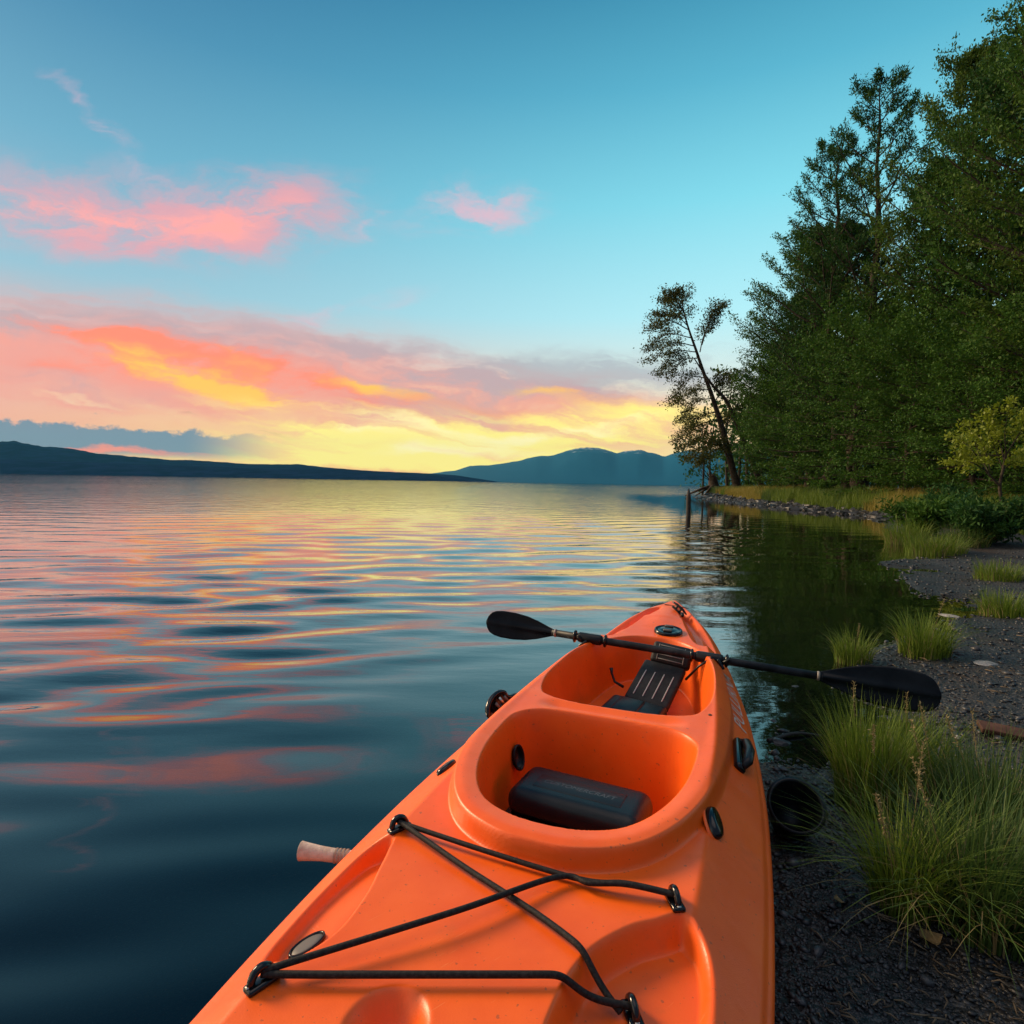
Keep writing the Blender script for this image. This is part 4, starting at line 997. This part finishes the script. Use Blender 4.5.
# ================================================================== STONES AND SMALL THINGS
def ico():
    bm = bmesh.new(); bmesh.ops.create_icosphere(bm, subdivisions=2, radius=1.0); V = np.array([v.co[:] for v in bm.verts]); F = np.array([[v.index for v in f.verts] for f in bm.faces]); bm.free(); return V, F
IV, IF = ico()
def ico1():
    bm = bmesh.new(); bmesh.ops.create_icosphere(bm, subdivisions=1, radius=1.0); V = np.array([v.co[:] for v in bm.verts]); F = np.array([[v.index for v in f.verts] for f in bm.faces]); bm.free(); return V, F
JV, JF = ico1()
def stones(P, size, r, V0, F0, flat=.55):
    n = len(P); S = size[:, None] * np.column_stack([1 + .5 * r.random(n), .7 + .4 * r.random(n), flat * (.7 + .6 * r.random(n))])
    a = r.random(n) * 6.28; ca, sa = np.cos(a), np.sin(a)
    J = 1 + .28 * r.normal(size=(n, len(V0), 1)).clip(-1.5, 1.5)
    V = V0[None] * J * S[:, None]
    X = V[..., 0] * ca[:, None] - V[..., 1] * sa[:, None]; Y = V[..., 0] * sa[:, None] + V[..., 1] * ca[:, None]
    V = np.stack([X, Y, V[..., 2]], -1) + P[:, None]
    F = F0[None] + (np.arange(n) * len(V0))[:, None, None]
    return V.reshape(-1, 3), F.reshape(-1, 3)
stone_m = mat('wet_stone', (.006, .007, .009), .40, .5, rand_col=(.036, .038, .043), bump=.002, bscale=90)
def gravel():
    r = np.random.default_rng(17); n = 15000
    u = r.uniform(765, 1060, n); v = 548 + (1080 - 548) * r.random(n) ** 1.1
    P = np.array([onz(a, b, .05) for a, b in zip(u, v)])
    for _ in range(2):
        z = gz(P[:, 0], P[:, 1]); k = (z - CAM_H) / (P[:, 2] - CAM_H); P = np.array([0, 0, CAM_H]) + (P - np.array([0, 0, CAM_H])) * k[:, None]
    d = shore_d(P[:, 0], P[:, 1]); P = P[(d > -.35)]; n = len(P)
    dist = P[:, 1]; size = np.exp(r.normal(size=n) * .55) * (.0010 + .0014 * dist); size = np.minimum(size, .022)
    P[:, 2] += size * .15
    tag(mk('gravel', [stones(P, size, r, JV, JF)], stone_m), kind='stuff')
    n = 3200; t = r.random(n); sh = _shore[20:28]; L = np.concatenate([[0], np.cumsum(np.linalg.norm(np.diff(sh, axis=0), axis=1))])
    x = np.interp(t * L[-1], L, sh[:, 0]) + r.normal(size=n) * .3 + .25; y = np.interp(t * L[-1], L, sh[:, 1]) + r.normal(size=n) * .4
    z = gz(x, y); k = (z > -.25) & (y > 19); P = np.column_stack([x, y, z])[k]
    tag(mk('shore_rocks', [stones(P, np.minimum(np.exp(r.normal(size=len(P)) * .5) * .085, .19), r, JV, JF, .6)], stone_m, smooth=False), kind='stuff')
gravel()
def rock(u, v, s, label, seed, m=stone_m, flat=.6):
    r = np.random.default_rng(seed); p = onz(u, v, .04)
    for _ in range(3): p = onz(u, v, max(gz1(p[0], p[1]), -.02))
    V = IV * (1 + .13 * np.array([mnoise.noise(Vector(q * 1.7 + seed)) for q in IV])[:, None] * 2.2) * np.array([1.3, .9, flat]) * s
    a = r.random() * 6.28; V = V @ np.array([[math.cos(a), math.sin(a), 0], [-math.sin(a), math.cos(a), 0], [0, 0, 1]])
    o = mk('rock', [(V, IF)], m, smooth=False); o.location = (p[0], p[1], p[2] + s * flat * .3); tag(o, label, 'rock', 'rocks on the mud')
pale = mat('pale_stone', (.30, .28, .26), .5, .5, noise_col=(.20, .19, .18), nscale=14, bump=.003, bscale=40)
rock(796, 690, .034, 'dark wet rock at the waterline beside the hull lettering', 3); rock(780, 744, .028, 'dark rock in the mud between the hull and the tall grass', 4); rock(783, 770, .018, 'small dark rock close to the hull above the bucket', 5)
rock(986, 664, .055, 'flat pale stone on the gravel right of the paddle blade', 6, pale, .2); rock(958, 738, .014, 'tiny white pebble left of the brown board', 7, pale); rock(949, 617, .07, 'pale flat stone at the water edge beyond the spiky grass', 8, pale, .25)
def bucket():
    p = onz(798, 848, .02); p = onz(798, 848, gz1(p[0], p[1]))
    root = empty('bucket', (p[0] + .004, p[1] + .045, p[2] + .038), 0, 'black plastic bucket tipped in the mud beside the kayak', 'bucket')
    ax = Vector((-.18, -.62, .62)); M = frame((0, 0, .045), (1, 0, 0), ax)
    prof = [(.001, -.095), (.050, -.095), (.054, -.092), (.070, .045), (.074, .047), (.0745, .056), (.070, .058), (.066, .046), (.051, -.086), (.001, -.088)]
    v, f = lathe(prof, 40); b = mk('body', [xf((v, f), M)], black, root)
    a = np.linspace(0, 2 * np.pi, 41)[:-1]; mk('rim', [xf(lathe([(.0715, .050), (.078, .052), (.079, .058), (.0715, .060)], 40), M)], black, root)
bucket()
def stake():
    p = onz(687.5, 516, 0); r = np.random.default_rng(2)
    root = empty('mooring_stake', (p[0], p[1], -1.0), 0, 'thin dark wooden stake standing in the lake off the spit', 'post')
    z = np.linspace(0, 1.92, 9); P_ = np.column_stack([.02 * np.sin(z * 2) + z * .012, 0 * z, z])
    mk('wood', [tube(P_, np.interp(z, [0, 1.7, 1.88, 1.92], [.085, .075, .055, .02]), 9)], mat('wet_wood', (.016, .012, .010), .7, .4, noise_col=(.035, .027, .022), nscale=9, bump=.01, bscale=25), root)
stake()
board_m = mat('rust_brown_board', (.050, .020, .012), .7, .3, noise_col=(.090, .040, .024), nscale=10, bump=.003, bscale=50)
def board():
    p = onz(1016, 724, .1); z = gz1(p[0], p[1])
    o = mk('board', [rbox((.34, .085, .022), .004, 2)], board_m); o.location = (p[0] + .06, p[1], z + .014); o.rotation_euler = (R_(6), R_(4), R_(-24)); tag(o, 'reddish-brown broken board lying on the gravel at the right edge', 'board')
board()
twig_m = mat('dead_twig', (.10, .075, .05), .8, .2, noise_col=(.16, .12, .085), nscale=30)
def twig(pts, rad, label, m=twig_m, name='driftwood'):
    W = []
    for u, v, dz in pts:
        p = onz(u, v, .04)
        for _ in range(3): p = onz(u, v, gz1(p[0], p[1]))
        W.append(p + [0, 0, dz])
    P_ = spline(W, 6); o = mk(name, [tube(P_ - P_[0], np.linspace(rad, rad * .4, len(P_)), 7)], m); o.location = P_[0]; tag(o, label, 'driftwood', 'twigs on the shore')
twig([(995, 912, .01), (1005, 930, .02), (1030, 940, .008)], .003, 'bent pale twig at the right edge under the drooping grass')
twig([(860, 905, .006), (890, 925, .012), (925, 930, .006)], .0025, 'thin pale stalk lying on the mud under the arching grass')
twig([(768, 744, .012), (795, 738, .02), (825, 739, .012)], .010, 'dark driftwood stick between the hull and the tall grass', mat('wet_stick', (.016, .012, .010), .6, .4, bump=.002, bscale=60))
def litter():
    r = np.random.default_rng(61); W = []
    for k in range(420):
        u, v = r.uniform(775, 1030), r.uniform(575, 1030); p = onz(u, v, .05); p = onz(u, v, gz1(p[0], p[1]))
        if shore_d(np.array([p[0]]), np.array([p[1]]))[0] < .05: continue
        L = r.uniform(.012, .06) * (.45 + .22 * p[1]); a = r.random() * 6.28; d = np.array([math.cos(a), math.sin(a), 0]) * L
        z = np.array([0, 0, .006]); q = np.array([-d[1], d[0], 0]) * r.normal() * .15
        W.append(tube([p - d / 2 + z, p + q + z * 1.6, p + d / 2 + z], [.0012 + .0004 * p[1], .0014 + .0004 * p[1], .0006], 5))
    tag(mk('twig_litter', W, mat('litter', (.05, .038, .028), .8, .2, rand_col=(.17, .13, .085))), kind='stuff')
litter()
def dry_leaf(u, v, s, yaw, label):
    p = onz(u, v, .03); p = onz(u, v, gz1(p[0], p[1])); n = 12
    q = np.linspace(0, 1, n); w = np.sin(q ** .8 * np.pi) * .32; V = []
    for qi, wi in zip(q, w):
        for sgn in (-1, -.5, 0, .5, 1): V.append((qi - .5, sgn * wi, .10 * abs(sgn) * (.6 + .4 * math.sin(qi * 7)) + .12 * (qi - .5) ** 2 * 2))
    V = np.array(V) * s; F = gridf(n, 5)
    o = mk('fallen_leaf', [(np.concatenate([V, V + [0, 0, -.0006]]), [F, F[:, ::-1] + len(V)])], mat('dead_leaf', (.16, .11, .05), .7, .2, noise_col=(.22, .15, .07), nscale=60), smooth=True)
    o.location = (p[0], p[1], p[2] + .012); o.rotation_euler = (.25, .1, yaw); tag(o, label, 'leaf')
dry_leaf(930, 943, .060, .2, 'curled tan leaf on the mud below the arching grass'); dry_leaf(838, 905, .035, 1.4, 'small brown leaf on the mud close to the bucket')
